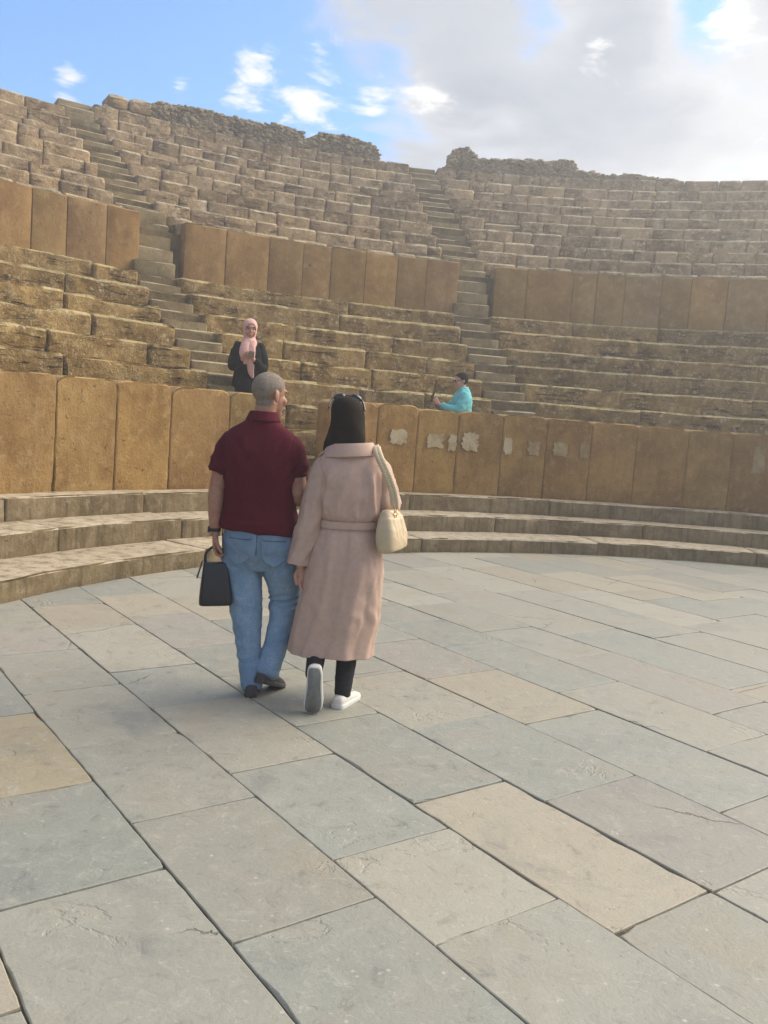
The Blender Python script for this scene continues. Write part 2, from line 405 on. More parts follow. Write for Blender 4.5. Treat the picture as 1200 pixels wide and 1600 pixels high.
SPECIAL = {(0.55, -4.28): SAND, (2.18, -2.61): BEIGE, (1.64, -5.8): LIGHT, (1.64, -6.5): BEIGE, (2.70, -6.55): BEIGE, (3.31, -3.94): BEIGE, (3.91, -3.42): LIGHT,
           (1.64, -1.81): GREY, (1.12, -3.75): GREY, (1.64, -3.2): COOL, (2.70, -2.37): MAUVE, (3.31, -3.1): COOL, (5.06, -6.03): LIGHT, (4.49, -5.67): GREY, (2.18, -5.1): COOL,
           (1.12, -5.32): GREY, (5.75, -7.25): LIGHT, (6.40, -7.1): BEIGE, (6.40, -5.7): LIGHT, (7.0, -5.57): BEIGE, (7.0, -6.57): BEIGE, (7.68, -6.2): BEIGE, (1.12, -2.95): GREY, (0.55, -3.37): COOL, (0.55, -2.6): GREY, (1.12, -2.11): COOL}
def paving_slab(u0, u1, w0, w1, col, seed):
    r = random.Random(seed)
    g = r.uniform(0.0002, 0.0024)
    x0, x1, y0, y1 = u0 + g, u1 - g, w0 + g, w1 - g
    pts = []
    def side(a, b):
        n = max(3, int((Vector(b) - Vector(a)).length / 0.05))
        for i in range(n):
            t = i / n; pts.append((a[0] + (b[0] - a[0]) * t, a[1] + (b[1] - a[1]) * t, i == 0))
    c = [(x0, y0), (x1, y0), (x1, y1), (x0, y1)]
    for i in range(4): side(c[i], c[(i + 1) % 4])
    mx, my = (x0 + x1) / 2, (y0 + y1) / 2
    tu, tw, dz = r.uniform(-0.003, 0.003), r.uniform(-0.003, 0.003), r.uniform(-0.002, 0.003)
    def zt(u, w): return dz + tu * (u - mx) + tw * (w - my)
    rings = []
    def world(u, w, z): q = PU * u + PW * w; return (q.x, q.y, z)
    for lev, (ins, dzz) in enumerate([(0.0045, 0.0), (0.001, -0.0022), (0.0, -0.008), (0.0, -0.05)]):
        rg = []
        for (u, w, cor) in pts:
            k = 0.0035 * nz(u * 6, w * 6, seed) + 0.0040 * nz(u * 21, w * 21, seed + 5)
            chip = max(0.0, nz(u * 4.1 + 9, w * 4.1, seed * 0.7) - 0.45) * 0.05
            inn = ins + abs(k) + chip * (1.0 if lev < 2 else 0.5) + (0.002 + 0.004 * abs(nz(u, w, seed)) if cor else 0)
            du = max(-1, min(1, (mx - u) / (x1 - x0) * 2)); dw = max(-1, min(1, (my - w) / (y1 - y0) * 2))
            eu = inn * (1 if abs(abs(du) - 1) < 1e-6 else 0) * (1 if du > 0 else -1)
            ew = inn * (1 if abs(abs(dw) - 1) < 1e-6 else 0) * (1 if dw > 0 else -1)
            rg.append(world(u + eu, w + ew, zt(u, w) + dzz))
        rings.append(rg)
    n = len(pts); vs = [v for rg in rings for v in rg]; fs = [tuple(range(n))]
    for l in range(3):
        for i in range(n):
            j = (i + 1) % n
            fs.append((l * n + i, (l + 1) * n + i, (l + 1) * n + j, l * n + j))
    return mesh_object('paving_slab', vs, fs, M['paving'], pavement, smooth=False, color=col)
def lay_paving():
    k = 0
    for a, b in zip(ROWS[:-1], ROWS[1:]):
        r = random.Random(int(a * 100) + 991)
        js = list(JOINTS.get(a, []))
        if not js: js = [-3.0 + r.uniform(-0.5, 0.5)]
        u = js[0]
        while u > -10.5: u -= r.uniform(0.75, 1.25); js.insert(0, u)
        u = js[-1]
        while u < 7.5: u += r.uniform(0.75, 1.25); js.append(u)
        for u0, u1 in zip(js[:-1], js[1:]):
            cs = [PU * u + PW * w for u in (u0, u1) for w in (a, b)]
            if min((c - C0).length for c in cs) > 7.6: continue
            m = PU * (u0 + u1) / 2 + PW * (a + b) / 2
            if m.y < 0.6 or abs(m.x) > 0.62 * m.y + 1.4: continue          # behind the photographer or well to the side: bedding only
            k += 1
            col = SPECIAL.get((a, u0))
            if col is None:
                far = min(1.0, max(0.0, (m.y - 5.0) / 6.0))
                pick = r.random()
                col = COOL if pick < 0.34 - 0.14 * far else GREY if pick < 0.60 - 0.15 * far else LIGHT if pick < 0.80 else MAUVE if pick < 0.88 else BEIGE
            f = r.uniform(0.93, 1.07); col = tuple(c * f for c in col)
            paving_slab(u0, u1, a, b, col, k * 3 + 1)
lay_paving()

# ---------------------------------------------------------------- three shallow steps round the orchestra
STEPS = [(-1.418, -0.80, 0.0, 0.179), (-0.80, -0.285, 0.179, 0.389), (-0.285, 0.02, 0.389, 0.61)]
STEP_LABEL = ['lowest curved tan stone step rising from the grey paving', 'middle of the three curved stone steps around the orchestra', 'topmost curved stone step at the foot of the brown slab wall']
for n, (qa, qb, z0, z1) in enumerate(STEPS):
    root = tag(empty('orchestra_step', P(qa, 112, 0)), STEP_LABEL[n], 'stone step', 'curved steps around the orchestra')
    r = random.Random(40 + n)
    js = split_arc(178, 52, qa, 1.3, 2.6, r)
    for i, (a, b) in enumerate(zip(js[:-1], js[1:])):
        dz = r.uniform(-0.006, 0.005); dq = r.uniform(-0.006, 0.006)
        ring_stone('stone_block', root, qa + dq, qb + 0.16, a, b, z0 - 0.06, z1 + dz, M['step'], gap=r.choice((0.002, 0.003, 0.007)), arris=0.009, wear=0.016, lump=0.007, res=0.12, color=shade_of(i + 70 * n, 0.94, 1.06, 0.03))

# ---------------------------------------------------------------- podium wall of upright slabs, with its doorway
POD_L = [178, 173.6, 168.2, 163.6, 159.0, 154.3, 149.54, 144.71, 140.08, 134.79, 130.89]
POD_R = [125.3, 120.4, 116.33, 112.16, 107.59, 103.04, 98.53, 93.97, 88.95, 84.74, 80.2, 75.6, 71.0, 66.2, 61.6, 57, 52]
TONE_L = [1.0, .95, 1.05, 1.0, 1.08, 1.05, 1.12, 1.02, 1.0, 1.02]
pod_slabs = {}
def sstep_(a, b, x): return max(0.0, min(1.0, (x - a) / (b - a)))
for root_label, js, key in (('left stretch of orange-brown upright slab wall behind the man', POD_L, 'L'), ('right stretch of brown upright slab wall bearing whitewash patches', POD_R, 'R')):
    root = tag(empty('podium_wall', P(0, sum(js) / len(js), 0.6)), root_label, 'slab wall', 'podium wall around the orchestra')
    for i, (a, b) in enumerate(zip(js[:-1], js[1:])):
        r = random.Random(300 + i + (50 if key == 'R' else 0))
        k = r.uniform(0.9, 1.08); col = (k * r.uniform(0.97, 1.05), k, k * r.uniform(0.92, 1.04))
        if key == 'L' and i == 7: col = (1.12, 1.08, 0.95)
        if key == 'R': col = tuple(c * (0.96 - 0.06 * sstep_(3, 8, i)) * t for c, t in zip(col, (1.05, 0.98, 0.84)))
        ob = ring_stone('stone_slab', root, r.uniform(-0.005, 0.004), 0.26, a, b, 0.56, 1.785 + r.uniform(-0.018, 0.018), M['slab'], gap=r.uniform(0.001, 0.006), arris=0.008, wear=0.022, lump=0.008, res=0.10,
                        color=col, corner=r.uniform(0.13, 0.22))
        pod_slabs[(key, i)] = (ob, a, b)
def patch(th, z, wd, ht, seed):
    """a ragged remnant of whitewash, a few millimetres thick, on the slab it belongs to"""
    for (key, i), (ob, a, b) in pod_slabs.items():
        if a >= th > b:
            r0 = ring(0)[1]; n = 64; front, vs = [], []
            for k in range(n):
                t = 2 * math.pi * k / n; c, s = math.cos(t), math.sin(t)
                e = 1.0 / max(abs(c), abs(s)) ** 0.85
                e *= 1 + 0.30 * nz(c * 2.2 + seed * 3, s * 2.2, seed) + 0.18 * nz(c * 6, s * 6, seed * 2) + 0.13 * nz(c * 15, s * 15, seed * 4)
                front.append((c * e * wd / 2, s * e * ht / 2))
            for dq in (-0.019, -0.003):
                for (x, y) in front: vs.append(P(dq, max(b + 0.1, min(a - 0.1, th - math.degrees(x / r0))), z + y))
            fs = [tuple(range(n))[::-1]] + [(k, (k + 1) % n, n + (k + 1) % n, n + k) for k in range(n)]
            mesh_object('whitewash_patch', vs, fs, M['plaster'], ob, smooth=False, color=(1.08, 1.06, 1.0) if th > 104.5 else (0.82, 0.76, 0.64))
for k, (th, z, wd, ht) in enumerate([(118.25, 1.36, .25, .20), (114.5, 1.34, .24, .19), (112.7, 1.33, .12, .22), (110.9, 1.36, .25, .25), (107.0, 1.34, .13, .24), (104.35, 1.33, .17, .20), (101.6, 1.34, .22, .20), (99.2, 1.34, .13, .20), (82.2, 1.40, .17, .38)]):
    patch(th, z, wd, ht, k + 2)

# ---------------------------------------------------------------- solid core the stones are bedded on
LOWQ = [0.80 + 0.62 * k for k in range(6)]; LOWZ = [2.03, 2.34, 2.67, 2.985, 3.34, 3.66]
UPQ = [4.90 + 0.65 * k for k in range(10)]; UPZ = [4.82, 5.17, 5.52, 5.90, 6.28, 6.65, 7.01, 7.38, 7.79, 8.22]
COURSES = [(0.50, 1.02), (0.58, 1.36), (0.68, 1.70)]
def revolve(name, prof, tha, thb, mat, dth=3):
    n = int((tha - thb) / dth) + 1; vs, fs = [], []
    for i in range(n + 1):
        th = tha + (thb - tha) * i / n
        for q, z in prof: vs.append(P(q, th, z))
    m = len(prof)
    for i in range(n):
        for j in range(m - 1):
            fs.append((i * m + j, (i + 1) * m + j, (i + 1) * m + j + 1, i * m + j + 1))
    return mesh_object(name, vs, fs, mat, smooth=False)
prof = [(-1.30, -0.3), (-1.30, 0.05), (-0.7, 0.05), (-0.7, 0.25), (-0.2, 0.25), (-0.2, 0.50), (0.15, 0.50), (0.15, 0.66), (0.62, 0.66), (0.72, 0.9), (0.80, 1.55)]
zprev = 1.62
for q, z in zip(LOWQ, LOWZ):
    prof += [(q + 0.13, zprev - 0.04), (q + 0.13, z - 0.05)]; zprev = z
prof += [(4.52, 3.60), (4.52, 4.45)]
zprev = 4.45
for q, z in zip(UPQ[:8], UPZ[:8]):
    prof += [(q + 0.14, zprev - 0.05), (q + 0.14, z - 0.05)]; zprev = z
prof += [(12.4, 7.2), (40, -0.4)]
tag(revolve('hillside', prof, 192, 40, M['core']), kind='structure')

# ---------------------------------------------------------------- seating
HW_LO, HW_UP = 0.345, 0.37
def bounds(q, hw, left, right):
    """angles of a wedge on ring q between the flights"""
    a = left if isinstance(left, (int, float)) else stair_cut(left, q, hw)[0]
    b = right if isinstance(right, (int, float)) else stair_cut(right, q, -hw)[0]
    return a, b
WEDGES = [('left', 172, 'b'), ('middle', 'b', 'a'), ('right', 'a', 54)]
def seat_rows(tier, qs, zs, zbase, wedge, left, right, label, mat, lo, hi, hw, rough):
    root = tag(empty('seating_wedge', P(qs[0], 140 if wedge == 'left' else 112 if wedge == 'middle' else 80, zbase)), label, 'stone seating', 'stone seating of the theatre')
    zp = zbase
    for k, (q, z) in enumerate(zip(qs, zs)):
        a, b = bounds(q, hw, left, right)
        r = random.Random(hash((tier, wedge, k)) % 1 + k * 17 + len(wedge) * 101 + (5000 if tier == 'up' else 0))
        long = 1.9 if (tier == 'low' and wedge == 'middle' and k >= 4) else 1.0
        js = split_arc(a, b, q, lo * long, hi * long, r)
        row = None
        qn = qs[k + 1] if k + 1 < len(qs) else q + 0.6
        for i, (ta, tb) in enumerate(zip(js[:-1], js[1:])):
            if tier == 'up' and wedge == 'left' and k >= 8:
                tm = (ta + tb) / 2
                if not (k == 8 and (tm > 127.2)): continue
            dz, dq = r.uniform(-0.010, 0.008) * rough, r.uniform(-0.018, 0.014) * rough
            wear = 0.022 * rough * r.uniform(0.5, 1.6)
            if row is None:
                row = empty('seat_row', P(q, (a + b) / 2, zp), root)
            if tier == 'up' and 0 < k < 9 and r.random() < 0.03: dz -= r.uniform(0.04, 0.10); wear *= 2.0
            if tier == 'up' and r.random() < 0.12: wear *= 2.2
            tone = r.uniform(0.84, 1.12) if tier == 'up' else r.uniform(0.90, 1.10)
            if r.random() < 0.12: tone *= 0.78
            t = r.uniform(-0.05, 0.05)
            ring_stone('stone_block', row, q + dq, qn + 0.16, ta, tb, zp - 0.035, z + dz, mat, gap=r.uniform(0.003, 0.007 + 0.006 * rough), arris=r.uniform(0.013, 0.024), wear=wear, lump=0.010 * rough + 0.004, res=0.085 if tier == 'low' else 0.12,
                       color=(tone * (1 + t * .4), tone, tone * (1 - t)))
        zp = z
    return root
for wd, l, rr_ in WEDGES:
    lab = {'left': 'weathered golden lower seat rows left of the woman in black', 'middle': 'lower seat rows between the two flights above the couple', 'right': 'long lichen-speckled lower seat rows right of the man in turquoise'}[wd]
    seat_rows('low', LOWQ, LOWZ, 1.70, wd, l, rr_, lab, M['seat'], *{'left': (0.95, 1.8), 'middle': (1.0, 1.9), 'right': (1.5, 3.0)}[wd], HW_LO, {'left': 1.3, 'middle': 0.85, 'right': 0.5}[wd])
WEDGES_UP = [('left', 152, 'b'), ('middle', 'b', 'a'), ('right', 'a', 58)]
for wd, l, rr_ in WEDGES_UP:
    lab = {'left': 'upper seat rows at far left with broken skyline', 'middle': 'upper seat rows between the two flights beneath the long ruined wall', 'right': 'hazy upper seat rows right of the right-hand flight'}[wd]
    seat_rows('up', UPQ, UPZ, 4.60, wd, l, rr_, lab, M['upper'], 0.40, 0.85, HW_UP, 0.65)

# coarse courses behind the podium, seen through its doorway
root = tag(empty('foundation_courses', P(0.5, 128, 0.66)), 'rough stone courses seen through the doorway between the couple', 'stone courses')
zp = 0.66
for k, (q, z) in enumerate(COURSES):
    r = random.Random(900 + k)
    js = split_arc(139, 116, q, 0.7, 1.1, r)
    for ta, tb in zip(js[:-1], js[1:]):
        ring_stone('stone_block', root, q + r.uniform(-0.02, 0.02), q + 0.42, ta, tb, zp - 0.02, z + r.uniform(-0.01, 0.01), M['seat'], gap=0.012, arris=0.02, wear=0.03, lump=0.016, color=shade_of(k * 9 + int(ta), 0.85, 1.1))
    zp = z

# ---------------------------------------------------------------- retaining wall between the two tiers
UPJ = {'left': [154, 150.5, 147, 143.5, 140, 136.97, 134.2, 130.95, 128.17], 'middle': [124.24, 120.48, 116.49, 113.26, 110.55, 107.23, 104.1, 101.24, 98.08],
       'right': [94.49, 91.38, 86.91, 84.66, 81.98, 78.6, 75.89, 72.65, 69, 66, 62.5, 59, 56]}
WL = {'left': 'smooth orange slab wall section at the far left below broken rows', 'middle': 'smooth orange slab wall section between the two flights', 'right': 'smooth brown slab wall section right of the right-hand flight'}
for key, js in UPJ.items():
    root = tag(empty('retaining_wall', P(QW, sum(js) / len(js), 3.66)), WL[key], 'slab wall', 'slab wall between the seating tiers')
    for i, (a, b) in enumerate(zip(js[:-1], js[1:])):
        r = random.Random(700 + i + len(key) * 31); k = r.uniform(0.84, 1.14)
        ring_stone('stone_slab', root, QW + r.uniform(-0.008, 0.008), QW + 0.24, a, b, 3.60, 4.65 + r.uniform(-0.012, 0.006), M['wall'], gap=r.uniform(0.002, 0.007), arris=0.006, wear=0.012, lump=0.005, res=0.14,
                   color=(k * r.uniform(0.97, 1.06), k, k * r.uniform(0.78, 1.08)))
    # the low capping course just behind the slabs
    cap = split_arc(js[0], js[-1], QW + 0.26, 0.6, 1.0, random.Random(3 + len(key)))
    for ta, tb in zip(cap[:-1], cap[1:]):
        ring_stone('capping_stone', root, QW + 0.26, QW + 0.75, ta, tb, 4.2, 4.69, M['upper'], gap=0.01, arris=0.015, wear=0.02, color=shade_of(int(ta * 7), 0.85, 1.15))

# ---------------------------------------------------------------- two flights of steps
def flight(key, label):
    p0, d = STAIRS[key]; nrm = Vector((d.y, -d.x))
    root = tag(empty('staircase', (p0.x, p0.y, 0.66)), label, 'stone stairs', 'flights of steps through the seating')
    tread = []                                                # (distance along axis of the riser, top z, half width)
    def T(q): return stair_cut(key, q, 0.0)[1]
    for q, z in ((0.27, 0.82), (0.33, 0.98), (0.40, 1.15), (0.62, 1.41), (0.72, 1.68)): tread.append((T(q), z, HW_LO))
    zp = 1.70
    for q, z in zip(LOWQ, LOWZ):
        tread.append((T(q - 0.06), zp + (z - zp) * 0.5, HW_LO)); tread.append((T(q + 0.25), z, HW_LO)); zp = z
    for k in range(5): tread.append((T(4.16 + 0.155 * k), 3.66 + (k + 1) * 0.232, HW_LO))
    zp = 4.82
    for q, z in zip(UPQ[1:], UPZ[1:]):
        tread.append((T(q - 0.06), zp + (z - zp) * 0.5, HW_UP)); tread.append((T(q + 0.26), z, HW_UP)); zp = z
    for i, (t, z, hw) in enumerate(tread):
        s = nxt(); r = random.Random(s)
        zb = (tread[i - 1][1] if i else 0.66) - 0.05
        j1, j2 = r.uniform(-0.006, 0.003), r.uniform(-0.006, 0.006)
        w = hw - 0.006
        def fmap(u, v, ww, t=t, z=z, zb=zb, w=w, j1=j1, j2=j2):
            q = p0 + d * (t + v + j2) + nrm * (u - w)
            return Vector((q.x, q.y, zb + ww))
        stone('step', root, fmap, (2 * w, 0.52, z + j1 - zb), M['stair'], s, arris=0.010, wear=0.016, lump=0.007, res=0.13, color=shade_of(s, 0.85, 1.12, 0.03))
    # flank stones beside the flight where it passes through the slab wall
    for k in range(3):
        a = stair_cut(key, 4.62 + 0.12 * k, HW_LO + 0.005)[0]
        ring_stone('flank_stone', root, 4.62 + 0.10 * k, 5.1, a, a - math.degrees(0.5 / R1), 3.62 + 0.30 * k, 3.94 + 0.30 * k, M['upper'], gap=0.004, arris=0.03, wear=0.03, color=shade_of(k + 77, 0.85, 1.05))
    return root
flight('a', 'narrow flight of worn steps rising right of the man in turquoise')
flight('b', 'narrow flight of worn steps rising behind the woman in black')

# ---------------------------------------------------------------- ruined walls along the skyline
def interp(pts, th):
    for (a, za), (b, zb) in zip(pts[:-1], pts[1:]):
        if a >= th >= b: return za + (zb - za) * (a - th) / max(1e-6, a - b)
    return pts[0][1] if th > pts[0][0] else pts[-1][1]
def pebble(r, c, s):
    """a small angular stone: jittered octahedron-like hull"""
    base = [(1, 0, 0), (-1, 0, 0), (0, 1, 0), (0, -1, 0), (0, 0, 1), (0, 0, -1), (.62, .62, .62), (-.62, .62, .62), (.62, -.62, .62), (-.62, -.62, .62), (.62, .62, -.62), (-.62, .62, -.62), (.62, -.62, -.62), (-.62, -.62, -.62)]
    f = [(0, 6, 8), (0, 8, 12), (0, 12, 10), (0, 10, 6), (1, 9, 7), (1, 13, 9), (1, 11, 13), (1, 7, 11), (2, 7, 6), (2, 11, 7), (2, 10, 11), (2, 6, 10), (3, 8, 9), (3, 12, 8), (3, 13, 12), (3, 9, 13), (4, 6, 7), (4, 8, 6), (4, 9, 8), (4, 7, 9), (5, 11, 10), (5, 10, 12), (5, 12, 13), (5, 13, 11)]
    st = Vector((r.uniform(.8, 1.3), r.uniform(.8, 1.3), r.uniform(.45, .8))) * s
    return [Vector((c[0] + v[0] * st.x * r.uniform(.8, 1.15), c[1] + v[1] * st.y * r.uniform(.8, 1.15), c[2] + v[2] * st.z * r.uniform(.8, 1.15))) for v in base], f
def ruin(label, top, base_z, q0, depth, seed, stones):
    root = tag(empty('ruined_wall', P(q0, (top[0][0] + top[-1][0]) / 2, base_z)), label, 'ruined wall', 'ruined walls along the skyline')
    a, b = top[0][0], top[-1][0]
    n = int(arc_len(q0, a - b) / 0.09); m = 9; dm = 6; vs, fs = [], []
    cols = m + dm + m + 1
    for i in range(n + 1):
        th = a + (b - a) * i / n
        zt = interp(top, th) + 0.05 * nz(th * 2.1, seed, 0.5) + 0.035 * nz(th * 7, seed, 2.5)
        for j in range(cols):
            if j <= m: q, z = q0, base_z + (zt - base_z) * j / m
            elif j <= m + dm: q, z = q0 + depth * (j - m) / dm, zt
            else: q, z = q0 + depth, zt + (base_z - zt) * (j - m - dm) / m
            amp = 0.09 if 0 < j < cols - 1 else 0
            x = arc_len(q0, th)
            e = amp * (nz(x * 1.6, z * 1.9 + q, seed) + 0.6 * nz(x * 4.5, z * 4.5 + q * 3, seed + 3) + 0.4 * nz(x * 11, z * 11 + q * 9, seed + 6))
            inset = 0.0
            if j in (m, m + dm): e -= 0.05
            if j <= m: vs.append(P(q - e, th, z + e * 0.3))
            elif j <= m + dm: vs.append(P(q, th, z + e * 0.8))
            else: vs.append(P(q + e, th, z))
    for i in range(n):
        for j in range(cols - 1): fs.append((i * cols + j, (i + 1) * cols + j, (i + 1) * cols + j + 1, i * cols + j + 1))
    fs.append(tuple(range(cols))[::-1]); fs.append(tuple(n * cols + j for j in range(cols)))
    mesh_object('rubble_core', vs, fs, M['rubble'], root, smooth=False)
    r = random.Random(seed); sv, sf = [], []
    for k in range(stones):
        th = r.uniform(b, a); zt = interp(top, th)
        if r.random() < 0.8: q, z = q0 - r.uniform(-0.03, 0.04), r.uniform(base_z, zt - 0.02)
        else: q, z = q0 + r.uniform(0, depth), zt - r.uniform(0.0, 0.05)
        pv, pf = pebble(r, P(q, th, z), r.uniform(0.02, 0.055) if r.random() < 0.85 else r.uniform(0.05, 0.10))
        o = len(sv); sv += pv; sf += [tuple(o + t for t in f) for f in pf]
    tag(mesh_object('rubble_stones', sv, sf, M['rubble'], root, smooth=False), kind='stuff')
    return root
RUB1 = [(119.6, 8.60), (116.53, 8.72), (114.03, 8.70), (111.47, 8.68), (109.41, 8.72), (107.82, 8.64), (107.27, 8.52), (106.24, 8.70), (104.66, 8.76), (103.05, 8.72), (101.67, 8.58), (101.25, 8.42)]
RUB2 = [(95.5, 8.30), (95.35, 8.55), (94.84, 8.76), (94.16, 8.84), (93.43, 8.75), (93.01, 8.58), (91.12, 8.60), (90.05, 8.63), (88.46, 8.69), (87.37, 8.62), (84.9, 8.72), (84.45, 8.45), (81.99, 8.34), (79.94, 8.40), (77.86, 8.31), (76.3, 8.26)]
ra = ruin('long rubble wall on the skyline above the middle seating', RUB1, 7.9, 10.85, 0.7, 11, 3200)
ruin('broken rubble wall with a tall lump on the skyline at right', RUB2, 7.9, 10.85, 0.7, 23, 2600)
# squared blocks still standing at the left end of the long wall
for k, (ta, tb, z0, z1) in enumerate([(123.3, 122.2, 7.85, 8.30), (122.25, 120.9, 7.85, 8.28), (120.95, 119.4, 7.9, 8.27), (122.9, 121.3, 8.24, 8.56), (121.35, 119.5, 8.24, 8.58)]):
    ring_stone('stone_block', ra, 10.76, 11.4, ta, tb, z0, z1, M['upper'], gap=0.012, arris=0.05, wear=0.04, lump=0.02, color=shade_of(k + 5, 0.9, 1.1))
# ---------------------------------------------------------------- cloth, skin and leather
def simple_mat(name, base, rough=0.7, var=0.12, scale=30.0, bump=0.0, bscale=400.0, sheen=0.0, spec=0.3, sss=0.0, second=None, sscale=4.0):
    m, N, b = new_mat(name)
    pos = N.node('ShaderNodeNewGeometry').outputs['Position']
    n = N.noise(pos, scale, 4, 0.6)
    col = N.mix(N.ramp(n, 0.3, 0.7), tuple(c * (1 - var) for c in base), tuple(min(1, c * (1 + var)) for c in base))
    if second:
        n2 = N.noise(pos, sscale, 4, 0.6); col = N.mix(N.ramp(n2, 0.42, 0.66), col, second)
    N.put(b.inputs['Base Color'], col)
    b.inputs['Roughness'].default_value = rough; b.inputs['Specular IOR Level'].default_value = spec
    if sheen:
        b.inputs['Sheen Weight'].default_value = sheen; b.inputs['Sheen Roughness'].default_value = 0.5
    if sss:
        b.inputs['Subsurface Weight'].default_value = sss; b.inputs['Subsurface Radius'].default_value = (0.012, 0.005, 0.003); b.inputs['Subsurface Scale'].default_value = 0.5
    if bump: bumped(N, b, N.noise(pos, bscale, 2, 0.6), 0.5, bump)
    return m
M['maroon'] = simple_mat('maroon_pique', (0.082, 0.0070, 0.0155), 0.9, 0.16, 110, 0.002, 500, 0.0, 0.12)
def denim_mat():
    m, N, b = new_mat('faded_denim')
    pos = N.node('ShaderNodeNewGeometry').outputs['Position']
    sep = N.node('ShaderNodeSeparateXYZ'); N.put(sep.inputs[0], pos)
    n = N.noise(N.scaled(pos, (1, 1, 0.45)), 9, 5, 0.6); f = N.noise(pos, 170, 3, 0.7); g = N.noise(N.scaled(pos, (1, 1, 3.2)), 15, 5, 0.65)
    col = N.mix(N.ramp(n, 0.34, 0.66), (0.175, 0.270, 0.375), (0.265, 0.375, 0.480))
    col = N.mix(N.math('MULTIPLY', N.ramp(g, 0.54, 0.70), 0.30), col, (0.37, 0.47, 0.55))
    col = N.mix(N.math('MULTIPLY', N.ramp(g, 0.45, 0.30), 0.28), col, (0.105, 0.165, 0.24))
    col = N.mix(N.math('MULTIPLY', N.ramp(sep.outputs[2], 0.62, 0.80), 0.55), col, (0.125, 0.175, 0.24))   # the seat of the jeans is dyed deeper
    col = N.mix(N.math('MULTIPLY', N.ramp(f, 0.42, 0.66), 0.40), col, (0.09, 0.135, 0.195))
    N.put(b.inputs['Base Color'], col); b.inputs['Roughness'].default_value = 0.88; b.inputs['Specular IOR Level'].default_value = 0.15
    bumped(N, b, f, 0.4, 0.002)
    return m
M['denim'] = denim_mat()
M['denim_dark'] = simple_mat('denim_seam', (0.075, 0.11, 0.16), 0.9, 0.15, 80)
M['coat'] = simple_mat('dusty_pink_gabardine', (0.475, 0.328, 0.256), 0.75, 0.05, 40, 0.0012, 600, 0.0, 0.2)
M['coat_seam'] = simple_mat('coat_stitching', (0.28, 0.185, 0.15), 0.8, 0.08, 60)
M['hijab'] = simple_mat('dark_hijab', (0.019, 0.014, 0.011), 0.9, 0.15, 24, 0.001, 500, 0.0, 0.12)
M['pink'] = simple_mat('pink_hijab', (0.68, 0.38, 0.32), 0.8, 0.06, 30, 0.001, 400, 0.2, 0.2)
M['black'] = simple_mat('black_cloth', (0.012, 0.010, 0.009), 0.9, 0.2, 30, 0.001, 400, 0.0, 0.12)
M['trouser'] = simple_mat('charcoal_leggings', (0.022, 0.022, 0.024), 0.9, 0.15, 40, 0.001, 500, 0.0, 0.15)
M['turq'] = simple_mat('turquoise_shirt', (0.14, 0.50, 0.51), 0.75, 0.06, 30, 0.001, 400, 0.15, 0.2)
M['skin'] = simple_mat('skin', (0.355, 0.190, 0.118), 0.5, 0.10, 40, 0.0012, 240, 0, 0.35, 0.12, (0.32, 0.145, 0.092), 16)
M['skin_light'] = simple_mat('fair_skin', (0.54, 0.31, 0.215), 0.5, 0.08, 26, 0.0, 240, 0, 0.35, 0.12, (0.43, 0.205, 0.14), 14)
M['grey_hair'] = simple_mat('cropped_grey_hair', (0.21, 0.172, 0.135), 0.9, 0.40, 190, 0.006, 260, 0, 0.15, 0, (0.27, 0.225, 0.175), 13)
M['dark_hair'] = simple_mat('dark_hair', (0.014, 0.010, 0.008), 0.9, 0.4, 300, 0.004, 500, 0, 0.08)
M['shoe_dark'] = simple_mat('dark_suede', (0.062, 0.056, 0.053), 0.8, 0.2, 40, 0.001, 300)
M['shoe_white'] = simple_mat('white_leather', (0.60, 0.575, 0.52), 0.5, 0.04, 20, 0.0006, 200)
M['sole_grey'] = simple_mat('grey_rubber', (0.185, 0.185, 0.165), 0.75, 0.10, 40, 0.003, 160)
M['leather_black'] = simple_mat('black_leather', (0.012, 0.012, 0.012), 0.42, 0.2, 40, 0.0012, 350, 0, 0.5)
M['leather_cream'] = simple_mat('cream_leather', (0.52, 0.405, 0.255), 0.5, 0.05, 20, 0.001, 300, 0, 0.4)
M['gold'] = simple_mat('brass', (0.60, 0.42, 0.18), 0.3, 0.05, 20); M['gold'].node_tree.nodes['Principled BSDF'].inputs['Metallic'].default_value = 1.0
M['glass_dark'] = simple_mat('dark_lens', (0.010, 0.010, 0.012), 0.15, 0.1, 20, 0, 100, 0, 0.6)
M['eye_white'] = simple_mat('eye_white', (0.70, 0.66, 0.62), 0.3, 0.03, 20)
M['eye_dark'] = simple_mat('eye_iris', (0.03, 0.018, 0.012), 0.2, 0.1, 20)
M['lip'] = simple_mat('lip', (0.36, 0.13, 0.10), 0.5, 0.05, 20)
M['phone_metal'] = simple_mat('phone_shell', (0.30, 0.29, 0.27), 0.35, 0.05, 20, 0, 100, 0, 0.5)

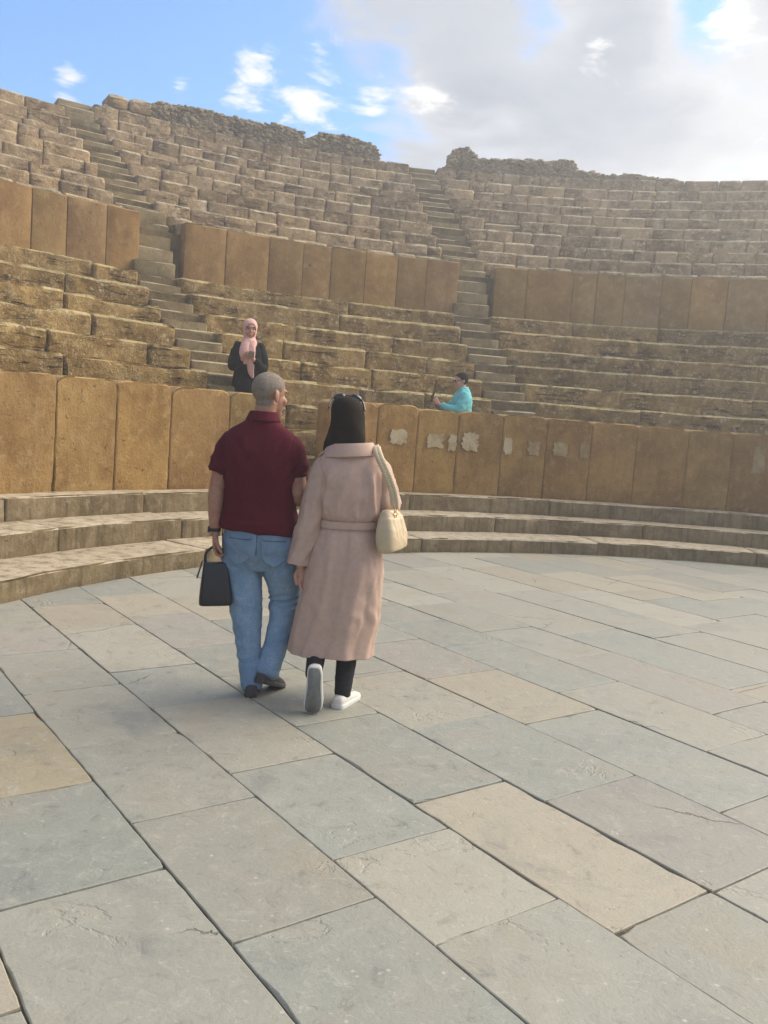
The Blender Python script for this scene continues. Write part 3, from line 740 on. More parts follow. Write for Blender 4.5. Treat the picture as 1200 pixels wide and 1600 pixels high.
# ---------------------------------------------------------------- modelling tools for figures
def V(*a): return Vector(a)
def oval(c, ax, ay, rx, ry, n=28, e=2.0):
    out = []
    for i in range(n):
        t = 2 * math.pi * i / n; cs, sn = math.cos(t), math.sin(t)
        out.append(c + ax * (rx * math.copysign(abs(cs) ** (2 / e), cs)) + ay * (ry * math.copysign(abs(sn) ** (2 / e), sn)))
    return out
def loft(rings):
    n = len(rings[0]); vs = [v for r_ in rings for v in r_]; fs = []
    for a in range(len(rings) - 1):
        for i in range(n):
            j = (i + 1) % n
            fs.append((a * n + i, a * n + j, (a + 1) * n + j, (a + 1) * n + i))
    c0 = sum(rings[0], Vector()) / n; c1 = sum(rings[-1], Vector()) / n
    vs += [c0, c1]; k = len(vs)
    for i in range(n):
        j = (i + 1) % n
        fs.append((k - 2, j, i)); fs.append((k - 1, (len(rings) - 1) * n + i, (len(rings) - 1) * n + j))
    return vs, fs
def spline(pts, m):
    """smooth the polyline of tuples (each any length) by Catmull-Rom, m spans per segment"""
    out = []; n = len(pts)
    for i in range(n - 1):
        p0, p1, p2, p3 = pts[max(0, i - 1)], pts[i], pts[i + 1], pts[min(n - 1, i + 2)]
        for k in range(m):
            t = k / m
            out.append(tuple(0.5 * (2 * b + (c - a) * t + (2 * a - 5 * b + 4 * c - d) * t * t + (3 * b - a - 3 * c + d) * t ** 3) for a, b, c, d in zip(p0, p1, p2, p3)))
    out.append(tuple(pts[-1])); return out
def slices(secs, n=36, m=4, e=2.3):
    """horizontal body slices (x, y, z, rx, ry)"""
    return loft([oval(V(x, y, z), V(1, 0, 0), V(0, 1, 0), rx, ry, n, e) for x, y, z, rx, ry in spline(secs, m)])
def tube(path, n=16, m=4, flat=1.0, up=None, round_ends=True):
    """limb through (x, y, z, r) stations; flat scales the second axis"""
    st = spline(path, m) if m > 1 else path
    pts = [V(*p[:3]) for p in st]; rad = [p[3] for p in st]
    t0 = (pts[1] - pts[0]).normalized()
    ref = up if up is not None else (V(1, 0, 0) if abs(t0.x) < 0.8 else V(0, 1, 0))
    rings = []
    N_ = len(pts)
    for i in range(N_):
        t = (pts[min(i + 1, N_ - 1)] - pts[max(i - 1, 0)]).normalized()
        a = (ref - t * ref.dot(t)).normalized(); b = t.cross(a); ref = a
        if i == 0 and round_ends:
            for k in (0.35, 0.75): rings.append(oval(pts[0] - t * rad[0] * (1 - k) * 0.8, a, b, rad[0] * math.sin(k * math.pi / 2), rad[0] * flat * math.sin(k * math.pi / 2), n))
        rings.append(oval(pts[i], a, b, rad[i], rad[i] * flat, n))
        if i == N_ - 1 and round_ends:
            for k in (0.75, 0.35): rings.append(oval(pts[i] + t * rad[i] * (1 - k) * 0.8, a, b, rad[i] * math.sin(k * math.pi / 2), rad[i] * flat * math.sin(k * math.pi / 2), n))
    return loft(rings)
def ball(c, rx, ry, rz, mat3=None, n=18, m=12):
    vs, fs = [], []
    for j in range(1, m):
        f = math.pi * j / m
        for i in range(n):
            t = 2 * math.pi * i / n
            p = V(rx * math.sin(f) * math.cos(t), ry * math.sin(f) * math.sin(t), rz * math.cos(f))
            vs.append(c + (mat3 @ p if mat3 else p))
    for j in range(m - 2):
        for i in range(n):
            k = (i + 1) % n; fs.append((j * n + i, (j + 1) * n + i, (j + 1) * n + k, j * n + k))
    t_, b_ = V(0, 0, rz), V(0, 0, -rz)
    vs += [c + (mat3 @ t_ if mat3 else t_), c + (mat3 @ b_ if mat3 else b_)]; L = len(vs)
    for i in range(n):
        k = (i + 1) % n; fs.append((L - 2, i, k)); fs.append((L - 1, (m - 2) * n + k, (m - 2) * n + i))
    return vs, fs
def box(c, hx, hy, hz, mat3=None, bev=0.15):
    """rounded box: lattice with pulled edges"""
    lat, fs = lattice(4, 4, 4); t = [-1, -1 + bev, 0, 1 - bev, 1]; vs = []
    for (i, j, k) in lat:
        q = [t[i], t[j], t[k]]; ends = sum(abs(v) == 1 for v in q)
        if ends >= 2: q = [v * (1 - bev * 0.35 * (ends - 1)) if abs(v) == 1 else v for v in q]
        p = V(q[0] * hx, q[1] * hy, q[2] * hz); vs.append(c + (mat3 @ p if mat3 else p))
    return vs, fs
def merge(parts):
    vs, fs = [], []
    for v, f in parts:
        o = len(vs); vs += v; fs += [tuple(o + i for i in q) for q in f]
    return vs, fs
def fuse(parts, voxel, smooth=3, push=None):
    """weld overlapping shells into one continuous skin; push(co, normal) -> extra offset along the normal or a vector"""
    vs, fs = merge(parts)
    me = bpy.data.meshes.new('tmp'); me.from_pydata(vs, [], fs); me.update()
    ob = bpy.data.objects.new('tmp', me); scene.collection.objects.link(ob)
    rm = ob.modifiers.new('r', 'REMESH'); rm.mode = 'VOXEL'; rm.voxel_size = voxel; rm.adaptivity = 0.0
    if smooth:
        sm = ob.modifiers.new('s', 'SMOOTH'); sm.factor = 0.5; sm.iterations = smooth
    dg = bpy.context.evaluated_depsgraph_get(); ev = ob.evaluated_get(dg); em = ev.to_mesh()
    nv = [v.co.copy() for v in em.vertices]; nn = [v.normal.copy() for v in em.vertices]
    nf = [tuple(p.vertices) for p in em.polygons]
    ev.to_mesh_clear()
    bpy.data.objects.remove(ob); bpy.data.meshes.remove(me)
    if push:
        for i in range(len(nv)):
            d = push(nv[i], nn[i])
            nv[i] = nv[i] + (d if isinstance(d, Vector) else nn[i] * d)
    return nv, nf
def ridge(x, y, z=0.0): return 1.0 - 2.0 * abs(noise.noise(Vector((x, y, z))))
def sstep(a, b, x):
    t = max(0.0, min(1.0, (x - a) / (b - a))); return t * t * (3 - 2 * t)
def rotz(yaw): return Matrix.Rotation(-yaw, 3, 'Z')
def head_parts(c, yaw, pitch=0.0, s=1.0, roll=0.0):
    """c: between the ears; faces (sin yaw, cos yaw); pitch > 0 looks down"""
    m = rotz(yaw) @ Matrix.Rotation(-pitch, 3, 'X') @ Matrix.Rotation(roll, 3, 'Y')
    def T(x, y, z): return c + m @ (V(x, y, z) * s)
    def B(x, y, z, a, b, d): return ball(T(x, y, z), a * s, b * s, d * s, m)
    pr = [B(0, -0.012, 0.035, 0.076, 0.097, 0.086), B(0, 0.028, -0.028, 0.060, 0.068, 0.082), B(0, 0.050, -0.088, 0.036, 0.036, 0.026), B(0, 0.080, 0.032, 0.048, 0.016, 0.013), B(0, 0.094, -0.058, 0.022, 0.010, 0.011),
          B(0.036, 0.066, -0.025, 0.024, 0.022, 0.026), B(-0.036, 0.066, -0.025, 0.024, 0.022, 0.026)]
    a, b = T(0, 0.088, 0.018), T(0, 0.106, -0.022)
    pr.append(tube([(*a, 0.008 * s), (*((a + b) / 2), 0.010 * s), (*b, 0.013 * s)], 10, 2))
    for sd in (-1, 1):
        em = m @ Matrix.Rotation(sd * 0.35, 3, 'Z')
        pr.append(ball(T(sd * 0.080, -0.010, -0.008), 0.009 * s, 0.020 * s, 0.032 * s, em))
        pr.append(ball(T(sd * 0.087, -0.022, 0.004), 0.006 * s, 0.011 * s, 0.026 * s, em))
    return pr, T, m
def hand_parts(w, direction, palm_n, curl=0.35, thumb_side=1, s=1.0, spread=0.05, thumb_in=0.5):
    """w: wrist point; direction: where the knuckles point; palm_n: out of the palm; thumb_side +1/-1 along cross(direction, palm_n)"""
    d = direction.normalized(); n = (palm_n - d * palm_n.dot(d)).normalized(); x = d.cross(n) * thumb_side
    prs = []
    def pt(a, b, c): return w + (x * a + d * b + n * c) * s
    prs.append(loft([oval(pt(cx, b, 0), x, n, hw * s, ht * s, 14, 2.6) for cx, b, hw, ht in spline([(0, -0.012, 0.022, 0.018), (0, 0.015, 0.028, 0.017), (0.0, 0.05, 0.038, 0.015), (0, 0.085, 0.041, 0.013), (0, 0.096, 0.036, 0.009)], 2)]))
    L = [(0.030, 0.072, 0.0088), (0.010, 0.080, 0.0092), (-0.011, 0.074, 0.0088), (-0.031, 0.058, 0.0078)]
    for k, (off, ln, r_) in enumerate(L):
        p = pt(off, 0.085, 0.0); ang = curl * (0.5 + 0.12 * k); side = x * (spread * (1.5 - k))
        path = [(*p, r_ * s)]
        for seg, fr in enumerate((0.44, 0.31, 0.25)):
            dr = (d * math.cos(ang) + n * math.sin(ang) + side).normalized()
            p = p + dr * ln * fr * s; path.append((*p, r_ * s * (0.97 - 0.1 * seg))); ang += curl * 1.15
        prs.append(tube(path, 10, 2))
    p = pt(0.024, 0.022, 0.004); dr = (x * 0.75 + d * 0.65 + n * 0.35 * thumb_in).normalized(); path = [(*p, 0.013 * s)]
    p = p + dr * 0.040 * s; path.append((*p, 0.0115 * s)); dr = (x * (0.55 - 0.6 * thumb_in) + d * 0.9 + n * 0.8 * thumb_in).normalized()
    p = p + dr * 0.032 * s; path.append((*p, 0.0105 * s)); p = p + (dr + n * 0.3 * thumb_in).normalized() * 0.026 * s; path.append((*p, 0.0085 * s))
    prs.append(tube(path, 10, 2))
    return prs
def part(name, vf, mat, parent, smooth=True, color=None, sharp=None):
    return mesh_object(name, vf[0], vf[1], mat, parent, smooth=smooth, color=color, sharp=sharp)
def shell_of(vf, keep, off):
    """patch of a mesh lifted off its surface (cropped hair on a scalp)"""
    vs, fs = vf; n = [Vector() for _ in vs]
    for f in fs:
        a, b, c = vs[f[0]], vs[f[1]], vs[f[2]]; q = (b - a).cross(c - a)
        for i in f: n[i] += q
    sel = [f for f in fs if all(keep(vs[i]) > 0 for i in f)]
    used = sorted({i for f in sel for i in f}); ix = {i: k for k, i in enumerate(used)}
    out = []
    for i in used:
        e = min(1.0, keep(vs[i]) * 60)
        out.append(vs[i] + n[i].normalized() * (off * e - 0.001))
    return out, [tuple(ix[i] for i in f) for f in sel]
def shoe(parent, heel, yaw, pitch, L, mat, sole_mat, sole_t=0.028, name='shoe', high=0.085, wide=1.0, roll=0.0):
    """heel: back of the sole on the ground side; pitch > 0 lifts the heel about the toe"""
    m = rotz(yaw) @ Matrix.Rotation(-pitch, 3, 'X') @ Matrix.Rotation(roll, 3, 'Y')
    def T(x, y, z): return heel + m @ V(x, y, z)
    secs = [(0.000, 0.022, 0.050), (0.012, 0.031, high * 0.85), (0.05, 0.036, high), (0.10, 0.037, high * 1.02), (0.15, 0.041, high * 0.80), (0.20, 0.046, 0.060), (0.245, 0.044, 0.046), (0.272, 0.030, 0.036), (0.282, 0.012, 0.026)]
    k = L / 0.282; rings = []; base = sole_t * 0.7
    for y, hw, hz in spline(secs, 3):
        c = T(0.004 * math.sin(y * 11), y * k, base + (hz - base) * 0.35); h = max(0.006, (hz - base))
        rg = oval(V(0, 0, 0), V(1, 0, 0), V(0, 0, 1), hw * wide, h * 0.62, 20, 2.4); zc = base + (hz - base) * 0.35
        rings.append([c + m @ V(v.x, 0, max(v.z, base * 0.8 - zc)) for v in rg])
    up = part(name, loft(rings), mat, parent)
    out = []
    for z, gr in ((0.0, 0.94), (sole_t * 0.25, 1.0), (sole_t * 0.8, 1.0), (sole_t, 0.95)):
        ring_ = []
        prof_ = spline([(y, hw) for y, hw, _ in secs], 2)
        for y, hw in prof_: ring_.append(T((hw * wide + 0.004) * gr + 0.004 * math.sin(y * 11), (y * k - 0.5 * L) * (1.0 + 0.02 * gr) + 0.5 * L, z))
        for y, hw in reversed(prof_): ring_.append(T(-(hw * wide + 0.004) * gr + 0.004 * math.sin(y * 11), (y * k - 0.5 * L) * (1.0 + 0.02 * gr) + 0.5 * L, z))
        out.append(ring_)
    part('sole', loft(out), sole_mat, up)
    return up, T
# ---------------------------------------------------------------- the man in the maroon polo shirt
def build_man():
    root = tag(empty('person', (-0.64, 4.66, 0)), 'grey-haired man in maroon polo shirt and faded jeans carrying a black handbag', 'person')
    hp, T, hm = head_parts(V(-0.668, 4.735, 1.640), R(46), R(4), 1.0)
    # skin: head, neck, trunk, arms and legs in one surface
    body = list(hp)
    body.append(tube([(-0.69, 4.71, 1.44, 0.075), (-0.69, 4.71, 1.52, 0.060), (-0.675, 4.725, 1.60, 0.060)], 18, 3))
    body.append(slices([(-0.68, 4.72, 0.78, 0.16, 0.105), (-0.685, 4.72, 1.0, 0.155, 0.10), (-0.69, 4.72, 1.2, 0.165, 0.11), (-0.695, 4.72, 1.36, 0.165, 0.10), (-0.695, 4.715, 1.45, 0.10, 0.075)], 24, 3))
    armL = [(-0.845, 4.715, 1.385, 0.060), (-0.892, 4.700, 1.26, 0.050), (-0.914, 4.690, 1.14, 0.0465), (-0.920, 4.680, 1.07, 0.045), (-0.917, 4.668, 0.98, 0.039), (-0.912, 4.660, 0.90, 0.029), (-0.909, 4.658, 0.865, 0.026)]
    armR = [(-0.545, 4.72, 1.385, 0.062), (-0.508, 4.725, 1.26, 0.050), (-0.488, 4.722, 1.175, 0.052), (-0.475, 4.712, 1.105, 0.050), (-0.462, 4.82, 1.075, 0.041), (-0.462, 4.96, 1.10, 0.030), (-0.46, 5.00, 1.11, 0.027)]
    body += [tube(armL, 16, 4), tube(armR, 16, 4)]
    for x0, path in ((0, [(-0.765, 4.72, 0.80, 0.09), (-0.745, 4.71, 0.62, 0.078), (-0.715, 4.70, 0.42, 0.055), (-0.685, 4.66, 0.24, 0.05), (-0.655, 4.62, 0.09, 0.036)]), (1, [(-0.575, 4.72, 0.80, 0.09), (-0.53, 4.75, 0.63, 0.074), (-0.515, 4.78, 0.49, 0.058), (-0.54, 4.70, 0.27, 0.046), (-0.578, 4.64, 0.14, 0.036)])):
        body.append(tube(path, 14, 3))
    skin = fuse(body, 0.0055, 3)
    handL = fuse(hand_parts(V(-0.908, 4.657, 0.872), V(0.02, -0.02, -1), V(0.75, 0.15, -0.1), 0.78, 1, 0.98), 0.003, 2)
    handR = fuse(hand_parts(V(-0.46, 4.99, 1.108), V(0.05, 1, 0.1), V(-0.7, 0.2, -0.6), 0.6, -1, 0.98), 0.003, 2)
    b = part('body', merge([skin, handL, handR]), M['skin'], root)
    # cropped hair over the skull, cut round the ear
    im = hm.transposed(); hc = V(-0.668, 4.735, 1.640)
    def keep(p):
        q = im @ (p - hc)
        if q.length > 0.18: return -1
        line = -0.068 if q.y < -0.03 else -0.068 + (q.y + 0.03) * 1.7
        if q.y > 0.02: line = 0.018 + (q.y - 0.02) * 1.1
        if q.y > 0.052: line = 0.053 + (q.y - 0.052) * 1.6
        ear = 0.030 - math.hypot(q.y + 0.008, (q.z + 0.006) * 0.9) if abs(q.x) > 0.05 else -1
        return min(q.z - line, -ear)
    part('hair', shell_of(skin, keep, 0.0055), M['grey_hair'], root)
    for sd in (-1, 1):
        e = part('eye', ball(T(sd * 0.029, 0.064, 0.010), 0.009, 0.009, 0.009, None, 12, 8), M['eye_white'], root)
        part('iris', ball(T(sd * 0.029, 0.0715, 0.009), 0.005, 0.004, 0.005, None, 10, 6), M['eye_dark'], e)
    # polo shirt
    def shirt_push(p, n):
        d = 0.0
        lo = sstep(1.12, 0.95, p.z)
        d += lo * 0.010 * ridge(p.x * 3.0 + 2, p.z * 15 + p.x * 2, p.y * 3)
        d += sstep(0.99, 0.92, p.z) * 0.004 * ridge(p.x * 9, p.z * 22 + p.x * 6, 4)
        for sx, side in ((-0.86, 1), (-0.53, -1)):
            k = math.exp(-((p.x - sx) ** 2 + (p.z - 1.27) ** 2) / 0.016)
            d += k * 0.015 * ridge((p.x * side + p.z * 0.8) * 13, p.y * 3, side)
        d += 0.008 * ridge(p.x * 5 + p.z * 2.5, p.z * 3.2, 8) * sstep(1.45, 1.25, p.z)
        d += 0.003 * noise.noise(V(p.x * 8, p.y * 8, p.z * 8))
        d -= 0.010 * math.exp(-((p.x + 0.69) / 0.05) ** 2) * sstep(1.42, 1.2, p.z) * sstep(0.95, 1.1, p.z) * (1 if n.y < 0 else 0)
        if p.z > 1.22:
            for ax, sl in ((-0.862, -0.10), (-0.532, 0.10)): d -= 0.005 * math.exp(-((p.x - ax - sl * (p.z - 1.3)) / 0.006) ** 2)
        return n * d + V(0, 0, -0.07 * (p.x + 0.68) * sstep(1.0, 0.93, p.z))
    torso = slices([(-0.677, 4.718, 0.905, 0.208, 0.142), (-0.680, 4.718, 0.96, 0.203, 0.140), (-0.684, 4.718, 1.04, 0.190, 0.130), (-0.688, 4.718, 1.14, 0.187, 0.130), (-0.692, 4.715, 1.25, 0.194, 0.136), (-0.696, 4.712, 1.34, 0.203, 0.130), (-0.698, 4.712, 1.405, 0.196, 0.112), (-0.697, 4.712, 1.452, 0.155, 0.094), (-0.695, 4.712, 1.485, 0.105, 0.082), (-0.694, 4.712, 1.515, 0.074, 0.074)], 40, 4, 2.5)
    slL = tube([(-0.815, 4.715, 1.385, 0.078), (-0.862, 4.71, 1.345, 0.072), (-0.890, 4.702, 1.27, 0.064), (-0.907, 4.698, 1.212, 0.0605)], 20, 4, round_ends=False)
    slR = tube([(-0.575, 4.72, 1.385, 0.078), (-0.532, 4.72, 1.345, 0.074), (-0.510, 4.727, 1.28, 0.067), (-0.503, 4.735, 1.222, 0.0645)], 20, 4, round_ends=False)
    shirt = part('polo_shirt', fuse([torso, slL, slR], 0.0055, 2, shirt_push), M['maroon'], root)
    for nm, path in (('cuff', [(-0.905, 4.699, 1.224, 0.0640), (-0.908, 4.698, 1.205, 0.0640)]), ('cuff', [(-0.5035, 4.734, 1.234, 0.0682), (-0.502, 4.7365, 1.215, 0.0682)])):
        part(nm, tube(path, 22, 1, round_ends=False), M['maroon'], shirt)
    rings = []
    for z, rx, ry, dy in ((1.492, 0.083, 0.080, 0.0), (1.525, 0.076, 0.074, 0.004), (1.548, 0.071, 0.070, 0.007), (1.552, 0.073, 0.073, 0.007), (1.535, 0.082, 0.082, 0.003), (1.503, 0.096, 0.092, 0.0), (1.499, 0.094, 0.090, 0.0)):
        ring_ = oval(V(-0.692, 4.712 + dy, z), V(1, 0, 0), V(0, 1, 0), rx, ry, 36)
        rings.append([v + V(0, 0, -0.032 * sstep(4.72, 4.79, v.y)) for v in ring_])
    part('collar', loft(rings), M['maroon'], shirt, sharp=40)
    # jeans
    def jean_push(p, n):
        d = 0.004 * noise.noise(V(p.x * 7, p.y * 7, p.z * 5))
        d += 0.012 * sstep(0.32, 0.08, p.z) * ridge(p.x * 5 + p.y * 4, p.z * 19, 2) + 0.005 * ridge(p.x * 9 + p.z * 7, p.z * 9 - p.x * 6, 6)
        right = sstep(-0.66, -0.60, p.x)
        d += right * 0.016 * math.exp(-((p.z - 0.49) / 0.065) ** 2) * ridge(p.x * 3, p.z * 25 - p.x * 5, 1)
        d += (1 - right) * 0.011 * math.exp(-((p.z - 0.42) / 0.12) ** 2) * ridge(p.x * 4, p.z * 18 + p.x * 8, 3)
        d += 0.008 * sstep(0.60, 0.74, p.z) * sstep(0.90, 0.80, p.z) * ridge((p.x + 0.66) * 6 + abs(p.x + 0.66) * 8, p.z * 13 - abs(p.x + 0.66) * 12, 5) * (1 if n.y < 0 else 0.3)
        d -= 0.012 * math.exp(-((p.x + 0.655) / 0.022) ** 2) * sstep(0.60, 0.70, p.z) * sstep(0.92, 0.80, p.z) * (1 if n.y < -0.2 else 0)
        return d
    hips = slices([(-0.668, 4.718, 0.690, 0.150, 0.095), (-0.668, 4.714, 0.755, 0.195, 0.126), (-0.668, 4.712, 0.82, 0.203, 0.139), (-0.672, 4.714, 0.885, 0.198, 0.136), (-0.675, 4.716, 0.93, 0.190, 0.13)], 36, 3, 2.4)
    lL = tube([(-0.768, 4.715, 0.79, 0.112), (-0.758, 4.715, 0.68, 0.105), (-0.742, 4.712, 0.57, 0.092), (-0.722, 4.705, 0.45, 0.080), (-0.708, 4.690, 0.35, 0.071), (-0.690, 4.665, 0.23, 0.061), (-0.666, 4.635, 0.11, 0.050), (-0.654, 4.622, 0.045, 0.045)], 24, 3)
    lR = tube([(-0.568, 4.718, 0.79, 0.112), (-0.545, 4.728, 0.69, 0.106), (-0.523, 4.77, 0.59, 0.091), (-0.516, 4.79, 0.50, 0.080), (-0.528, 4.755, 0.39, 0.070), (-0.545, 4.71, 0.28, 0.064), (-0.566, 4.66, 0.18, 0.061), (-0.577, 4.635, 0.125, 0.060)], 24, 3)
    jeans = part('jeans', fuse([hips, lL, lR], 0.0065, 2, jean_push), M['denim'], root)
    # back pockets and belt loops: thin patches standing on the cloth
    def on_seat(x, z):
        """point on the back of the jeans"""
        t = (x + 0.668) / 0.204; s_ = max(0.05, 1 - abs(t) ** 2.4) ** (1 / 2.4); return 4.713 - 0.137 * s_
    for cx, tilt in ((-0.762, 0.06), (-0.575, -0.06)):
        out = []
        for off in (-0.0055, 0.004):
            rg = []
            for (u, w) in [(-.062, .07), (-.03, .066), (0, .064), (.03, .066), (.062, .07), (.060, .02), (.055, -.04), (.028, -.062), (0, -.075), (-.028, -.062), (-.055, -.04), (-.060, .02)]:
                x = cx + u + tilt * w; z = 0.80 + w; rg.append(V(x, on_seat(x, z) + off, z))
            out.append(rg)
        part('back_pocket', loft(out), M['denim'], jeans, smooth=False)
        st = []
        for q in range(8):
            u = -.06 + .12 * q / 7; x = cx + u; st.append((x, on_seat(x, 0.86) - 0.0062, 0.864, 0.0022))
        part('pocket_hem', tube(st, 6, 1), M['denim_dark'], jeans)
    part('side_seam', tube([(-0.880, 4.712, 0.90, 0.003), (-0.876, 4.712, 0.80, 0.003), (-0.861, 4.712, 0.68, 0.003), (-0.836, 4.71, 0.57, 0.003), (-0.804, 4.70, 0.45, 0.003)], 6, 3), M['denim_dark'], jeans)
    part('centre_seam', tube([(-0.668, on_seat(-0.668, 0.8) - 0.001, 0.90 - 0.03 * k, 0.0028) for k in range(5)], 6, 1), M['denim_dark'], jeans)
    shoe(root, V(-0.648, 4.555, 0.0), R(-6), 0.0, 0.285, M['shoe_dark'], M['shoe_dark'], 0.026, high=0.082)
    shoe(root, V(-0.612, 4.560, 0.085), R(20), R(20), 0.285, M['shoe_dark'], M['shoe_dark'], 0.026, high=0.085)
    wch = part('wristwatch', tube([(-0.9115, 4.6605, 0.902, 0.0315), (-0.911, 4.660, 0.884, 0.0312)], 20, 1, round_ends=False), M['leather_black'], root)
    part('watch_case', box(V(-0.944, 4.658, 0.893), 0.005, 0.016, 0.017), M['glass_dark'], wch)
    return root
build_man()

# ---------------------------------------------------------------- black handbag in his left hand
def build_handbag():
    base = V(-0.882, 4.635, 0.485)
    root = tag(empty('handbag', base), 'black leather handbag hanging from the left hand of the man', 'handbag')
    m = Matrix.Rotation(R(-3), 3, 'Y') @ Matrix.Rotation(R(12), 3, 'Z')
    def T(x, y, z): return base + m @ V(x, y, z)
    rings = []
    for z, hx, hy in spline([(0.0, 0.080, 0.050), (0.006, 0.088, 0.058), (0.03, 0.089, 0.060), (0.10, 0.082, 0.055), (0.18, 0.071, 0.040), (0.222, 0.064, 0.028), (0.232, 0.060, 0.022)], 3):
        rg = oval(T(0.0, 0, z), m @ V(1, 0, 0), m @ V(0, 1, 0), hx, hy, 40, 5.5)
        rings.append(rg)
    bd = part('bag_body', loft(rings), M['leather_black'], root)
    part('side_flap', loft([[T(-0.062 - 0.027 * t - o, yy * (1 - 0.3 * t), 0.236 - 0.085 * t) for (t, yy) in [(0, -.026), (0, .026), (1, .05), (1, -.05)]] for o in (0.006, 0.013)]), M['leather_black'], root, smooth=False)
    part('seam', tube([(*T(-0.079, -0.0555, 0.012), 0.002), (*T(-0.075, -0.050, 0.10), 0.002), (*T(-0.064, -0.036, 0.19), 0.002)], 6, 3), M['leather_black'], bd)
    hnd = [T(-0.055, 0, 0.235), T(-0.050, 0, 0.285), V(-0.905, 4.650, 0.806), V(-0.885, 4.650, 0.803), T(0.035, 0, 0.29), T(0.052, 0, 0.232)]
    part('handle', tube([(*p, 0.0075) for p in hnd], 10, 4, 0.6), M['leather_black'], root)
    for x in (-0.056, 0.052):
        part('ring', torus(T(x, 0, 0.243), m @ V(1, 0, 0), m @ V(0, 0, 1), 0.012, 0.0028), M['phone_metal'], root)
    return root
def torus(c, ax, ay, r_, w, n=18, k=8):
    vs, fs = [], []; az = ax.cross(ay)
    for i in range(n):
        t = 2 * math.pi * i / n; e = ax * math.cos(t) + ay * math.sin(t)
        for j in range(k):
            s_ = 2 * math.pi * j / k; vs.append(c + e * (r_ + w * math.cos(s_)) + az * (w * math.sin(s_)))
    for i in range(n):
        for j in range(k):
            fs.append((i * k + j, ((i + 1) % n) * k + j, ((i + 1) % n) * k + (j + 1) % k, i * k + (j + 1) % k))
    return vs, fs
build_handbag()

